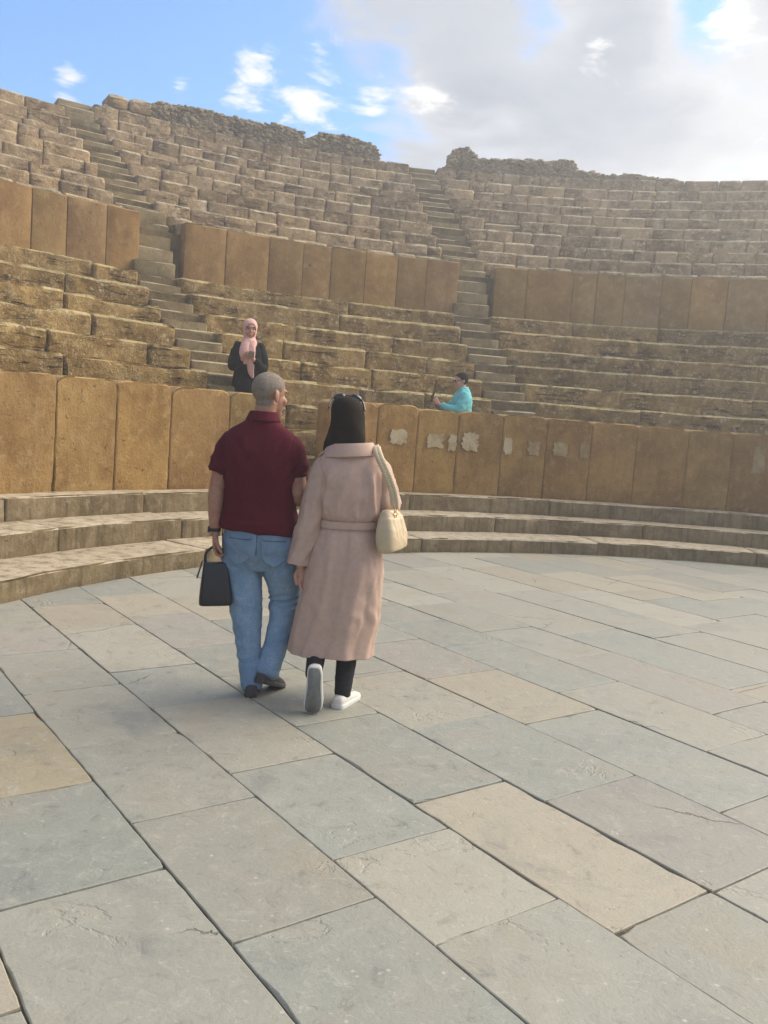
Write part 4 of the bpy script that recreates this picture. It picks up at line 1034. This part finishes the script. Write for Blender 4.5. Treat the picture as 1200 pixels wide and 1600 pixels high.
# ---------------------------------------------------------------- the woman in the trench coat
def build_woman():
    root = tag(empty('person', (-0.2, 4.6, 0)), 'woman in dusty pink belted trench coat and dark hijab walking beside the man', 'person')
    hp, T, hm = head_parts(V(-0.236, 4.695, 1.530), R(-12), R(4), 0.95)
    body = list(hp)
    body.append(tube([(-0.20, 4.675, 1.33, 0.062), (-0.21, 4.68, 1.42, 0.050), (-0.225, 4.69, 1.50, 0.050)], 16, 3))
    body.append(slices([(-0.19, 4.66, 0.66, 0.13, 0.09), (-0.188, 4.66, 0.85, 0.15, 0.10), (-0.187, 4.66, 1.0, 0.12, 0.085), (-0.188, 4.66, 1.2, 0.14, 0.095), (-0.19, 4.665, 1.33, 0.12, 0.07)], 24, 3))
    body.append(tube([(-0.325, 4.66, 1.29, 0.045), (-0.392, 4.635, 1.02, 0.038), (-0.428, 4.625, 0.76, 0.026), (-0.428, 4.624, 0.72, 0.023)], 14, 4))
    body.append(tube([(-0.05, 4.66, 1.29, 0.045), (0.018, 4.66, 1.10, 0.038), (0.02, 4.80, 1.10, 0.034), (0.0, 4.90, 1.16, 0.024), (-0.005, 4.93, 1.18, 0.022)], 14, 4))
    body.append(tube([(-0.27, 4.66, 0.75, 0.08), (-0.290, 4.69, 0.50, 0.045), (-0.303, 4.61, 0.40, 0.038), (-0.306, 4.57, 0.30, 0.034), (-0.307, 4.49, 0.228, 0.030), (-0.306, 4.40, 0.205, 0.026)], 14, 4))
    body.append(tube([(-0.115, 4.66, 0.75, 0.08), (-0.128, 4.67, 0.48, 0.055), (-0.140, 4.61, 0.28, 0.048), (-0.150, 4.535, 0.09, 0.034)], 14, 4))
    skin = fuse(body, 0.006, 3)
    hL = fuse(hand_parts(V(-0.426, 4.623, 0.738), V(0.25, -0.05, -1), V(0.5, -0.75, 0.1), 0.42, 1, 0.95), 0.003, 2)
    hR = fuse(hand_parts(V(-0.003, 4.92, 1.175), V(-0.3, 0.6, 0.5), V(-0.6, -0.2, 0), 0.6, -1, 0.90), 0.003, 2)
    part('body', merge([skin, hL, hR]), M['skin_light'], root)
    for sd in (-1, 1):
        e = part('eye', ball(T(sd * 0.029, 0.064, 0.010), 0.009, 0.009, 0.009, None, 12, 8), M['eye_white'], root)
        part('iris', ball(T(sd * 0.029, 0.0715, 0.009), 0.005, 0.004, 0.005, None, 10, 6), M['eye_dark'], e)
    # leggings
    lg = [tube([(-0.275, 4.66, 0.70, 0.085), (-0.290, 4.69, 0.50, 0.066), (-0.303, 4.61, 0.40, 0.059), (-0.306, 4.57, 0.30, 0.054), (-0.307, 4.49, 0.228, 0.047), (-0.306, 4.405, 0.205, 0.042)], 18, 4),
          tube([(-0.115, 4.66, 0.70, 0.085), (-0.130, 4.67, 0.48, 0.066), (-0.140, 4.63, 0.32, 0.060), (-0.146, 4.585, 0.20, 0.053), (-0.150, 4.545, 0.11, 0.045), (-0.151, 4.535, 0.068, 0.043)], 18, 4),
          slices([(-0.19, 4.66, 0.64, 0.13, 0.10), (-0.19, 4.66, 0.80, 0.15, 0.11)], 20, 3)]
    part('leggings', fuse(lg, 0.007, 2, lambda p, n: 0.004 * sstep(0.30, 0.10, p.z) * ridge(p.x * 6, p.z * 26, 1)), M['trouser'], root)
    # trench coat: body of thin cloth, set-in sleeves
    cx0 = -0.19
    secs = spline([(-0.236, 4.655, 0.268, 0.229, 0.178), (-0.232, 4.655, 0.33, 0.226, 0.175), (-0.214, 4.655, 0.45, 0.222, 0.170), (-0.198, 4.655, 0.60, 0.214, 0.162), (-0.188, 4.655, 0.75, 0.205, 0.153), (-0.185, 4.655, 0.86, 0.186, 0.140), (-0.186, 4.66, 0.935, 0.164, 0.120), (-0.187, 4.66, 0.98, 0.153, 0.110), (-0.188, 4.66, 1.03, 0.163, 0.122), (-0.189, 4.66, 1.12, 0.176, 0.131), (-0.190, 4.66, 1.22, 0.184, 0.128), (-0.191, 4.66, 1.300, 0.186, 0.112), (-0.193, 4.662, 1.342, 0.168, 0.096), (-0.196, 4.664, 1.375, 0.122, 0.084), (-0.198, 4.668, 1.400, 0.090, 0.074)], 8)
    def coat_fold(a, z, back):
        """a: angle from the middle of the back, positive to the right"""
        d = 0.004 * noise.noise(V(a * 2, z * 9, 3))
        if z < 0.985:
            k = sstep(0.985, 0.40, z)
            for (a0, wd, am) in ((-0.95, 0.16, 0.020), (-0.48, 0.12, 0.026), (-0.16, 0.07, -0.012), (0.34, 0.13, 0.024), (0.62, 0.10, -0.010), (0.92, 0.17, 0.022), (1.5, 0.2, 0.020), (-1.5, 0.2, 0.018)):
                sh = 0.10 * math.sin(z * 7 + a0 * 5)
                d += 0.5 * am * (0.25 + 0.75 * k) * math.exp(-((a - a0 * (0.62 + 0.38 * k) - sh) / wd) ** 2)
            g = math.exp(-((0.985 - z) / 0.10))
            d += 0.009 * g * ridge(a * 3.6 + 1.3, z * 2.0, 3)
            d += 0.008 * math.exp(-((z - 0.50) / 0.09) ** 2) * ridge(a * 1.6 + z * 9, z * 7 - a * 2.2, 7) * back
            d += 0.007 * math.exp(-((z - 0.72) / 0.10) ** 2) * ridge(a * 1.8 - z * 8, z * 6 + a * 2.5, 1) * back
            va = 0.03 - 0.10 * (0.97 - z)
            d += 0.010 * sstep(va, va + 0.025, a) * sstep(va + 0.9, va + 0.3, a) * sstep(0.97, 0.90, z) * back              # lapped back vent
        else:
            g = math.exp(-((z - 0.985) / 0.085))
            d += 0.015 * g * ridge(a * 3.4 + 0.4, z * 3.0, 5)
            d += 0.009 * ridge(a * 1.5 + z * 6.5, z * 3.2 - a * 1.6, 6) * sstep(1.34, 1.24, z) * back
            d += 0.014 * math.exp(-((a - 0.75 + (z - 1.1) * 1.5) / 0.10) ** 2) * sstep(1.0, 1.08, z) * sstep(1.30, 1.2, z)
            d += 0.012 * math.exp(-((a + 0.70 - (z - 1.1) * 1.2) / 0.11) ** 2) * sstep(1.0, 1.08, z) * sstep(1.30, 1.2, z)
        return d * sstep(0.016, 0.06, abs(z - 0.981))
    nA = 150; rings = []
    def coat_ring(x, y, z, rx, ry, inset=0.0, lift=0.0):
        out = []
        for i in range(nA):
            t = 2 * math.pi * i / nA; cs, sn = math.cos(t), math.sin(t)
            a = math.atan2(cs, -sn)                        # 0 at the back, positive to the right
            back = 1.0 if sn < 0.1 else 0.0
            d = coat_fold(a, z, back) - inset
            px = math.copysign(abs(cs) ** (2 / 2.4), cs); py = math.copysign(abs(sn) ** (2 / 2.4), sn)
            wav = 0.003 * math.sin(a * 3 + 1) if z < 0.35 else 0.0
            out.append(V(x + px * (rx + d), y + py * (ry + d), z + lift + wav * sstep(0.35, 0.27, z)))
        return out
    x, y, z, rx, ry = secs[0]
    rings += [coat_ring(*secs[6], inset=0.010), coat_ring(x, y, z, rx, ry, 0.007, 0.004), coat_ring(x, y, z, rx, ry, 0.003, 0.0)]
    rings += [coat_ring(*q) for q in secs]
    ct = part('trench_coat', loft(rings), M['coat'], root)
    def sleeve(path, seed):
        st = spline(path, 9); pts = [V(*q[:3]) for q in st]; rr = []
        ref = V(1, 0, 0); n_ = 44; L = 0.0
        for i, p in enumerate(pts):
            t = (pts[min(i + 1, len(pts) - 1)] - pts[max(i - 1, 0)]).normalized()
            a_ = (ref - t * ref.dot(t)).normalized(); b_ = t.cross(a_); ref = a_
            if i: L += (p - pts[i - 1]).length
            rg = []
            for k in range(n_):
                th = 2 * math.pi * k / n_
                e = 0.010 * ridge(math.cos(th) * 1.1 + L * 5 + seed, math.sin(th) * 1.1 - L * 3.5, seed) + 0.006 * ridge(math.cos(th) * 2.2 - L * 9, math.sin(th) * 2.2 + L * 9, seed + 2)
                e *= sstep(0.02, 0.10, L)
                rg.append(p + (a_ * math.cos(th) + b_ * math.sin(th)) * (st[i][3] + e))
            rr.append(rg)
        c = pts[-1]; rr.append([c + (v - c) * 0.90 for v in rr[-1]]); rr.append([pts[-6] + (v - pts[-6]) * 0.80 for v in rr[-8]])
        return loft(rr)
    part('sleeve', sleeve([(-0.300, 4.66, 1.315, 0.055), (-0.330, 4.657, 1.270, 0.070), (-0.353, 4.648, 1.16, 0.068), (-0.383, 4.637, 1.02, 0.065), (-0.411, 4.628, 0.88, 0.063), (-0.431, 4.624, 0.79, 0.060), (-0.436, 4.623, 0.745, 0.059)], 1), M['coat'], ct)
    part('sleeve', sleeve([(-0.080, 4.66, 1.315, 0.055), (-0.045, 4.66, 1.270, 0.074), (-0.015, 4.662, 1.17, 0.072), (0.010, 4.672, 1.105, 0.066), (0.024, 4.75, 1.085, 0.060), (0.016, 4.84, 1.12, 0.054), (0.01, 4.88, 1.145, 0.052)], 4), M['coat'], ct)
    # belt, collar, shoulder straps, sleeve cuffs
    rings = []
    for z, g in ((0.962, 0.000), (0.962, 0.010), (0.981, 0.0095), (1.000, 0.010), (1.000, 0.000)):
        rings.append([v + V(0, 0, 0.03 * (v.x - cx0)) for v in oval(V(-0.187, 4.66, z), V(1, 0, 0), V(0, 1, 0), 0.156 + g, 0.114 + g, 60, 2.4)])
    part('belt', loft(rings), M['coat'], ct, sharp=30)
    rings = []
    for z, rx, ry in ((1.360, 0.130, 0.098), (1.395, 0.121, 0.102), (1.416, 0.114, 0.104), (1.418, 0.117, 0.107), (1.400, 0.131, 0.117), (1.350, 0.162, 0.128), (1.346, 0.159, 0.124)):
        rings.append([v + V(0, 0, 0.10 * (v.x + 0.198) - 0.05 * sstep(4.68, 4.78, v.y)) for v in oval(V(-0.205, 4.668, z), V(1, 0, 0), V(0, 1, 0), rx, ry, 48)])
    part('collar', loft(rings), M['coat'], ct, sharp=40)
    for sx, x0, x1 in ((-1, -0.285, -0.365), (1, -0.10, -0.02)):
        pts = []
        for k in range(6):
            x = x0 + (x1 - x0) * k / 5; pts.append((x, 4.632, 1.392 - 0.048 * (k / 5) ** 1.4, 0.018))
        ep = part('epaulette', tube(pts, 10, 2, 0.28, V(0, 1, 0)), M['coat'], ct)
        part('button', ball(V(x0 + (0.012 if sx > 0 else -0.012), 4.618, 1.400), 0.006, 0.006, 0.005, None, 10, 6), M['coat_seam'], ep)
    # dark hijab falling over the left shoulder
    def hij_push(p, n):
        d = 0.003 * noise.noise(V(p.x * 9, p.y * 9, p.z * 6))
        d += 0.007 * sstep(1.62, 1.45, p.z) * ridge(p.x * 8 + p.z * 5.0, p.z * 2.2 - p.x * 2.5, 3) + 0.003 * sstep(1.55, 1.42, p.z) * ridge(p.x * 16 + p.z * 9, p.z * 3, 8)
        return d
    hj = slices([(-0.246, 4.69, 1.664, 0.024, 0.030), (-0.245, 4.69, 1.657, 0.050, 0.062), (-0.243, 4.69, 1.635, 0.076, 0.092), (-0.238, 4.69, 1.595, 0.089, 0.108), (-0.232, 4.69, 1.54, 0.091, 0.109), (-0.231, 4.687, 1.49, 0.092, 0.104), (-0.232, 4.683, 1.44, 0.094, 0.098), (-0.236, 4.680, 1.40, 0.096, 0.092), (-0.240, 4.68, 1.365, 0.09, 0.085)], 36, 4, 2.1)
    drape = tube([(-0.262, 4.69, 1.51, 0.058), (-0.282, 4.695, 1.44, 0.056), (-0.302, 4.700, 1.375, 0.048), (-0.310, 4.74, 1.30, 0.035)], 18, 4, 0.9)
    part('hijab', fuse([hj, drape], 0.006, 2, hij_push), M['hijab'], root)
    # sunglasses pushed up on the crown
    sg = empty('sunglasses', V(-0.24, 4.71, 1.65), root)
    for sd in (-1, 1):
        part('lens', ball(V(-0.243 + sd * 0.046, 4.728, 1.660), 0.034, 0.018, 0.020, Matrix.Rotation(sd * R(16), 3, 'Y') @ Matrix.Rotation(R(-30), 3, 'X'), 18, 10), M['glass_dark'], sg)
        part('temple', tube([(-0.243 + sd * 0.078, 4.722, 1.650, 0.007), (-0.243 + sd * 0.092, 4.69, 1.622, 0.006), (-0.240 + sd * 0.097, 4.65, 1.595, 0.005)], 8, 3), M['glass_dark'], sg)
    part('bridge', tube([(-0.262, 4.742, 1.668, 0.004), (-0.243, 4.744, 1.672, 0.004), (-0.224, 4.742, 1.668, 0.004)], 8, 2), M['glass_dark'], sg)
    # white trainers: the left foot swings, sole to the camera
    up, TT = shoe(root, V(-0.297, 4.335, 0.262), R(2), R(84), 0.255, M['shoe_white'], M['shoe_white'], 0.024, high=0.082, wide=1.0)
    rr_ = []
    for z, gr in ((-0.005, 0.90), (-0.004, 0.93), (0.004, 0.93)):
        pf = spline([(0.004, 0.018), (0.014, 0.030), (0.05, 0.036), (0.10, 0.035), (0.15, 0.040), (0.20, 0.045), (0.235, 0.042), (0.25, 0.024)], 3)
        rr_.append([TT(hw * gr + 0.004 * math.sin(y * 11), y, z) for y, hw in pf] + [TT(-hw * gr + 0.004 * math.sin(y * 11), y, z) for y, hw in reversed(pf)])
    part('outsole', loft(rr_), M['sole_grey'], up)
    up, TT = shoe(root, V(-0.176, 4.470, 0.0), R(20), 0.0, 0.255, M['shoe_white'], M['shoe_white'], 0.030, high=0.080)
    for k in range(4):
        p = [TT(-0.022, 0.125 + 0.016 * k, 0.080 - 0.006 * k), TT(0, 0.128 + 0.016 * k, 0.090 - 0.007 * k), TT(0.022, 0.125 + 0.016 * k, 0.080 - 0.006 * k)]
        part('lace', tube([(*q, 0.003) for q in p], 6, 2), M['shoe_white'], up)
    return root
build_woman()

# ---------------------------------------------------------------- cream shoulder bag with a braided strap
def build_shoulder_bag():
    base = V(0.060, 4.595, 0.868)
    root = tag(empty('shoulder_bag', base), 'cream leather shoulder bag with braided strap at the right elbow of the woman', 'shoulder bag')
    m = Matrix.Rotation(R(-7), 3, 'Y') @ Matrix.Rotation(R(70), 3, 'Z')
    def bag_push(p, n):
        q = m.transposed() @ (p - base)
        return 0.007 * ridge(q.x * 22, q.z * 4, 2) * sstep(0.0, 0.15, q.z) + 0.004 * ridge(q.x * 9 + q.z * 8, q.z * 9, 5)
    rings = []
    for z, hx, hy in spline([(0.0, 0.108, 0.044), (0.008, 0.124, 0.054), (0.05, 0.130, 0.058), (0.11, 0.120, 0.052), (0.17, 0.104, 0.040), (0.205, 0.092, 0.026), (0.222, 0.084, 0.018)], 3):
        rings.append([v + V(0, 0, -0.018 * (1 - ((m.transposed() @ (v - base)).x / 0.14) ** 2) * (z > 0.18)) for v in oval(base + m @ V(0, 0, z), m @ V(1, 0, 0), m @ V(0, 1, 0), hx, hy, 32, 3.6)])
    bd = part('bag_body', fuse([loft(rings)], 0.005, 2, bag_push), M['leather_cream'], root)
    part('zip', tube([(*(base + m @ V(-0.07 + 0.02 * k, 0, 0.222 - 0.017 * (1 - ((k - 3.5) / 3.5) ** 2))), 0.004) for k in range(8)], 8, 1), M['leather_cream'], bd)
    path = spline([(0.056, 4.535, 1.115), (0.040, 4.530, 1.180), (0.004, 4.525, 1.265), (-0.040, 4.545, 1.345), (-0.062, 4.60, 1.392), (-0.066, 4.66, 1.404), (-0.060, 4.73, 1.375), (-0.03, 4.78, 1.29), (0.02, 4.78, 1.18), (0.06, 4.70, 1.10)], 6)
    pts = [V(*p) for p in path]; prs = []
    for i in range(len(pts) - 1):
        t = (pts[i + 1] - pts[i]).normalized(); s_ = t.cross(V(0, -1, 0.3)).normalized(); nrm = t.cross(s_)
        for sd in (-1, 1):
            dr = (t * 0.75 + s_ * sd * 0.65).normalized(); b2 = nrm.cross(dr)
            mm = Matrix((dr, b2, nrm)).transposed()
            prs.append(ball(pts[i] + s_ * sd * 0.0085 + t * (0.004 * sd), 0.0195, 0.0115, 0.010, mm, 10, 6))
    part('braided_strap', merge(prs), M['leather_cream'], root)
    for k in range(4):
        c = V(0.058 + 0.0016 * k, 4.535 + 0.003 * k, 1.100 - 0.017 * k)
        part('chain_link', torus(c, V(0.5, 0.8, 0).normalized() if k % 2 else V(0.9, -0.4, 0).normalized(), V(0, 0, 1), 0.010, 0.0026), M['gold'], root)
    part('strap_tab', box(V(0.057, 4.536, 1.118), 0.016, 0.006, 0.018), M['leather_cream'], root)
    return root
build_shoulder_bag()
# ---------------------------------------------------------------- woman in black on the steps, reading her phone
def build_reader():
    g = V(-1.915, 11.40, 1.15)
    root = tag(empty('person', g), 'woman in pink hijab and black jacket on the steps looking at a phone', 'person')
    yaw = R(172)                                            # she faces the camera
    m = rotz(yaw)
    def W(x, y, z): return g + m @ V(x, y, z)               # x to her right hand side, y forward, z up
    def S(secs): return [(*W(x, y, z), rx, ry) for x, y, z, rx, ry in secs]
    def Tb(path): return [(*W(x, y, z), r_) for x, y, z, r_ in path]
    hp, T, hm = head_parts(W(0.0, 0.035, 1.470), yaw + R(-10), R(14), 1.05)
    body = list(hp) + [tube(Tb([(0, -0.01, 1.25, 0.06), (0, 0, 1.33, 0.05), (0, 0.01, 1.42, 0.05)]), 14, 2), slices(S([(0, 0, 0.70, 0.14, 0.10), (0, 0, 0.9, 0.15, 0.11), (0, 0, 1.1, 0.15, 0.11), (0, 0, 1.27, 0.13, 0.08)]), 20, 3)]
    for sd in (-1, 1):
        body.append(tube(Tb([(sd * 0.14, 0, 1.25, 0.045), (sd * 0.195, -0.01, 1.0, 0.040), (sd * 0.10, 0.18, 1.04, 0.03), (sd * 0.055, 0.235, 1.085, 0.024)]), 12, 3))
        body.append(tube(Tb([(sd * 0.09, 0, 0.75, 0.085), (sd * 0.09, 0.01, 0.45, 0.055), (sd * 0.09, -0.01, 0.08, 0.035)]), 12, 3))
    skin = fuse(body, 0.008, 2)
    hands = []
    for sd in (-1, 1):
        hands.append(fuse(hand_parts(W(sd * 0.06, 0.232, 1.082), m @ V(-sd * 0.75, 0.35, 0.45), m @ V(-sd * 0.2, -0.55, 0.75), 0.7, -sd, 0.92), 0.004, 1))
    part('body', merge([skin] + hands), M['skin_light'], root)
    for sd in (-1, 1):
        e = part('eye', ball(T(sd * 0.031, 0.082, 0.008), 0.011, 0.010, 0.006, hm, 10, 6), M['eye_dark'], root)
        part('eyebrow', tube([(*T(sd * 0.016, 0.096, 0.032), 0.003), (*T(sd * 0.034, 0.094, 0.037), 0.0035), (*T(sd * 0.050, 0.082, 0.030), 0.002)], 6, 2), M['dark_hair'], root)
    part('mouth', ball(T(0, 0.101, -0.058), 0.019, 0.006, 0.006, hm, 10, 6), M['lip'], root)
    jk = [slices(S([(0, 0, 0.615, 0.200, 0.140), (0, 0, 0.72, 0.197, 0.14), (0, 0, 0.90, 0.180, 0.135), (0, 0, 1.08, 0.175, 0.130), (0, -0.005, 1.20, 0.172, 0.115), (0, -0.01, 1.275, 0.13, 0.09), (0, -0.01, 1.315, 0.09, 0.08)]), 32, 3)]
    for sd in (-1, 1):
        jk.append(tube(Tb([(sd * 0.125, -0.005, 1.255, 0.066), (sd * 0.172, -0.01, 1.16, 0.062), (sd * 0.205, -0.01, 1.02, 0.057), (sd * 0.195, 0.04, 0.965, 0.054), (sd * 0.14, 0.14, 1.01, 0.048), (sd * 0.09, 0.20, 1.05, 0.042)]), 18, 3))
    jac = part('jacket', fuse(jk, 0.009, 2, lambda p, n: 0.007 * ridge(p.x * 7, p.z * 8 + p.x * 5, 2)), M['black'], root)
    part('lapel', tube(Tb([(0.075, 0.11, 1.24, 0.020), (0.07, 0.145, 1.10, 0.022), (0.03, 0.155, 0.95, 0.012)]), 10, 3, 0.35), M['black'], jac)
    tr = [tube(Tb([(sd * 0.095, 0, 0.72, 0.105), (sd * 0.095, 0.01, 0.46, 0.083), (sd * 0.095, 0, 0.10, 0.075), (sd * 0.095, 0, 0.03, 0.075)]), 16, 3) for sd in (-1, 1)]
    part('trousers', fuse(tr + [slices(S([(0, 0, 0.66, 0.17, 0.12), (0, 0, 0.80, 0.18, 0.13)]), 20, 2)], 0.01, 2), M['black'], root)
    for sd in (-1, 1):
        shoe(root, W(sd * 0.095, -0.10, 0.004), yaw, 0.0, 0.24, M['black'], M['black'], 0.02)
    # hijab framing the face, its ends hanging on the chest
    hc = W(0.0, 0.03, 1.475); im = hm.transposed()
    cap = ball(T(0, -0.014, 0.020), 0.094, 0.112, 0.106, hm, 22, 14); jaw = ball(T(0, 0.004, -0.050), 0.086, 0.086, 0.100, hm, 20, 12)
    neck = tube(Tb([(0, 0.01, 1.42, 0.070), (0, 0.02, 1.36, 0.070), (0, 0.03, 1.29, 0.10), (0, 0.05, 1.24, 0.10)]), 20, 3)
    vs, fs = fuse([cap, jaw, neck], 0.007, 3, lambda p, n: 0.004 * ridge(p.x * 9 + p.z * 7, p.z * 6, 2))
    def open_face(f):
        c = sum((vs[i] for i in f), Vector()) / len(f); q = im @ (c - hc)
        return not (q.y > 0.035 and (q.x / 0.066) ** 2 + ((q.z + 0.014) / 0.095) ** 2 < 1)
    fs = [f for f in fs if open_face(f)]
    part('hijab', (vs, fs), M['pink'], root)
    sc = [tube(Tb([(0.03, 0.10, 1.30, 0.055), (0.06, 0.165, 1.20, 0.058), (0.055, 0.19, 1.10, 0.05), (0.03, 0.18, 1.02, 0.03)]), 16, 3, 0.5), tube(Tb([(-0.03, 0.10, 1.30, 0.05), (-0.03, 0.165, 1.18, 0.055), (-0.03, 0.185, 1.02, 0.052), (-0.05, 0.17, 0.90, 0.035), (-0.07, 0.16, 0.84, 0.015)]), 16, 3, 0.5)]
    part('scarf_end', fuse(sc, 0.007, 2, lambda p, n: 0.006 * ridge(p.x * 16, p.z * 7, 1)), M['pink'], root)
    ph = tag(empty('phone', W(0.0, 0.31, 1.09)), 'grey phone held in both hands of the woman in the pink hijab', 'phone', 'phones in use')
    pm = m @ Matrix.Rotation(R(-58), 3, 'X')
    part('phone_case', box(W(-0.045, 0.315, 1.125), 0.035, 0.0055, 0.070, pm, 0.2), M['phone_metal'], ph)
    part('screen', box(W(-0.045, 0.3125, 1.1293), 0.031, 0.002, 0.065, pm, 0.1), M['glass_dark'], ph)
build_reader()

# ---------------------------------------------------------------- man in turquoise taking a picture behind the podium
def build_photographer():
    g = V(1.005, 12.66, 0.66)
    root = tag(empty('person', g), 'man in turquoise shirt and sunglasses taking a picture behind the slab wall', 'person')
    yaw = R(-102); m = rotz(yaw)                            # faces left along the wall
    def W(x, y, z): return g + m @ V(x, y, z)
    def S(secs): return [(*W(x, y, z), rx, ry) for x, y, z, rx, ry in secs]
    def Tb(path): return [(*W(x, y, z), r_) for x, y, z, r_ in path]
    def slab_(secs):                                        # slices turned with the body
        ax, ay = m @ V(1, 0, 0), m @ V(0, 1, 0)
        return loft([oval(W(x, y, z), ax, ay, rx, ry, 30, 2.3) for x, y, z, rx, ry in spline(secs, 3)])
    hp, T, hm = head_parts(W(0.0, 0.035, 1.555), yaw + R(-4), R(10), 1.0)
    body = list(hp) + [tube(Tb([(0, -0.02, 1.34, 0.065), (0, -0.005, 1.43, 0.056), (0, 0.015, 1.52, 0.056)]), 14, 2), slab_([(0, 0, 0.75, 0.15, 0.10), (0, 0, 1.0, 0.15, 0.10), (0, 0, 1.2, 0.16, 0.10), (0, -0.01, 1.36, 0.14, 0.08)])]
    armp = {}
    for sd in (-1, 1):
        armp[sd] = [(sd * 0.185, 0, 1.33, 0.055), (sd * 0.205, 0.12, 1.13, 0.045), (sd * 0.12, 0.30, 1.175, 0.032), (sd * 0.075, 0.365, 1.205, 0.026)]
        body.append(tube(Tb(armp[sd]), 12, 3))
        body.append(tube(Tb([(sd * 0.09, 0, 0.80, 0.09), (sd * 0.09, 0.02, 0.47, 0.06), (sd * 0.09, -0.01, 0.08, 0.038)]), 12, 3))
    skin = fuse(body, 0.008, 2)
    hands = [fuse(hand_parts(W(sd * 0.075, 0.362, 1.205), m @ V(-sd * 0.45, 0.55, 0.70), m @ V(-sd * 0.85, 0.1, 0.2), 0.75, -sd, 0.98), 0.004, 1) for sd in (-1, 1)]
    part('body', merge([skin] + hands), M['skin_light'], root)
    im = hm.transposed(); hc = W(0.0, 0.035, 1.555)
    def keep(p):
        q = im @ (p - hc)
        if q.length > 0.17: return -1
        line = -0.058 if q.y < -0.03 else -0.058 + (q.y + 0.03) * 1.5
        if q.y > 0.03: line = 0.035 + (q.y - 0.03) * 1.1
        ear = 0.022 - math.hypot(q.y + 0.008, q.z + 0.006) if abs(q.x) > 0.055 else -1
        return min(q.z - line, -ear)
    part('hair', shell_of(skin, lambda p: keep(p) + 0.006 * noise.noise(p * 60), 0.011), M['dark_hair'], root)
    for sd in (-1, 1):
        part('eye', ball(T(sd * 0.031, 0.080, 0.010), 0.011, 0.008, 0.009, hm, 10, 6), M['eye_white'], root)
    part('mouth', ball(T(0, 0.101, -0.058), 0.020, 0.006, 0.006, hm, 10, 6), M['lip'], root)
    sg = empty('sunglasses', T(0, 0.1, 0.01), root)
    for sd in (-1, 1):
        part('lens', ball(T(sd * 0.033, 0.097, 0.008), 0.026, 0.006, 0.019, hm, 14, 8), M['glass_dark'], sg)
        part('temple', tube([(*T(sd * 0.058, 0.094, 0.014), 0.004), (*T(sd * 0.078, 0.05, 0.014), 0.004), (*T(sd * 0.084, -0.005, 0.012), 0.0035)], 6, 2), M['glass_dark'], sg)
    sh = [slab_([(0, 0, 0.82, 0.185, 0.145), (0, 0, 0.95, 0.185, 0.15), (0, 0, 1.10, 0.190, 0.145), (0, -0.005, 1.24, 0.200, 0.135), (0, -0.012, 1.35, 0.185, 0.11), (0, -0.02, 1.41, 0.12, 0.085), (0, -0.02, 1.445, 0.075, 0.075)])]
    for sd in (-1, 1):
        sh.append(tube(Tb([(sd * 0.15, -0.01, 1.345, 0.080), (sd * 0.200, 0.03, 1.26, 0.072), (sd * 0.213, 0.10, 1.15, 0.062), (sd * 0.19, 0.17, 1.135, 0.054), (sd * 0.145, 0.25, 1.158, 0.047), (sd * 0.105, 0.32, 1.185, 0.042)]), 18, 3, round_ends=False))
    shirt = part('shirt', fuse(sh, 0.008, 2, lambda p, n: 0.011 * ridge(p.x * 6 + p.z * 7, p.z * 6 - p.x * 5, p.y * 5) + 0.004 * ridge(p.x * 14, p.z * 14, 3)), M['turq'], root)
    rings = []
    ax, ay = m @ V(1, 0, 0), m @ V(0, 1, 0)
    for z, r_ in ((1.43, 0.082), (1.475, 0.068), (1.48, 0.072), (1.445, 0.088)): rings.append([v + V(0, 0, -0.04 * sstep(0.02, 0.09, (m.transposed() @ (v - g)).y)) for v in oval(W(0, -0.012, z), ax, ay, r_, r_, 24)])
    part('collar', loft(rings), M['turq'], shirt)
    tr = [tube(Tb([(sd * 0.095, 0, 0.76, 0.10), (sd * 0.095, 0.02, 0.46, 0.08), (sd * 0.095, 0, 0.05, 0.065)]), 16, 3) for sd in (-1, 1)]
    part('trousers', fuse(tr + [slab_([(0, 0, 0.70, 0.165, 0.12), (0, 0, 0.88, 0.175, 0.135)])], 0.01, 2), M['trouser'], root)
    for sd in (-1, 1): shoe(root, W(sd * 0.095, -0.10, 0.004), yaw, 0.0, 0.27, M['shoe_dark'], M['shoe_dark'], 0.024)
    ph = tag(empty('phone', W(0, 0.42, 1.16)), 'dark phone held upright by the man in the turquoise shirt', 'phone', 'phones in use')
    pm = m @ Matrix.Rotation(R(14), 3, 'X')
    part('phone_case', box(W(0.0, 0.44, 1.300), 0.037, 0.006, 0.078, pm, 0.2), M['leather_black'], ph)
    part('screen', box(W(0.0, 0.4335, 1.2985), 0.033, 0.002, 0.072, pm, 0.1), M['glass_dark'], ph)
build_photographer()
# ---------------------------------------------------------------- sunlit haze added to stand in for lens glare over the upper rows
def build_glare_haze():
    m = bpy.data.materials.new('glare_haze'); m.use_nodes = True
    N = NT(m.node_tree); N.n.clear()
    v = N.node('ShaderNodeVolumePrincipled'); o = N.node('ShaderNodeOutputMaterial')
    v.inputs['Color'].default_value = (0.97, 0.96, 0.94, 1); v.inputs['Density'].default_value = 0.0085; v.inputs['Anisotropy'].default_value = 0.55
    N.l.new(v.outputs[0], o.inputs['Volume'])
    x, y0, y1, z0, z1 = 152, -152, 152, -1.5, 12.0
    vs = [(-x, y0, z0), (x, y0, z0), (x, y1, z0), (-x, y1, z0), (-x, y0, z1), (x, y0, z1), (x, y1, z1), (-x, y1, z1)]
    fs = [(0, 3, 2, 1), (4, 5, 6, 7), (0, 1, 5, 4), (1, 2, 6, 5), (2, 3, 7, 6), (3, 0, 4, 7)]
    tag(mesh_object('haze', vs, fs, m, smooth=False), kind='stuff')
build_glare_haze()
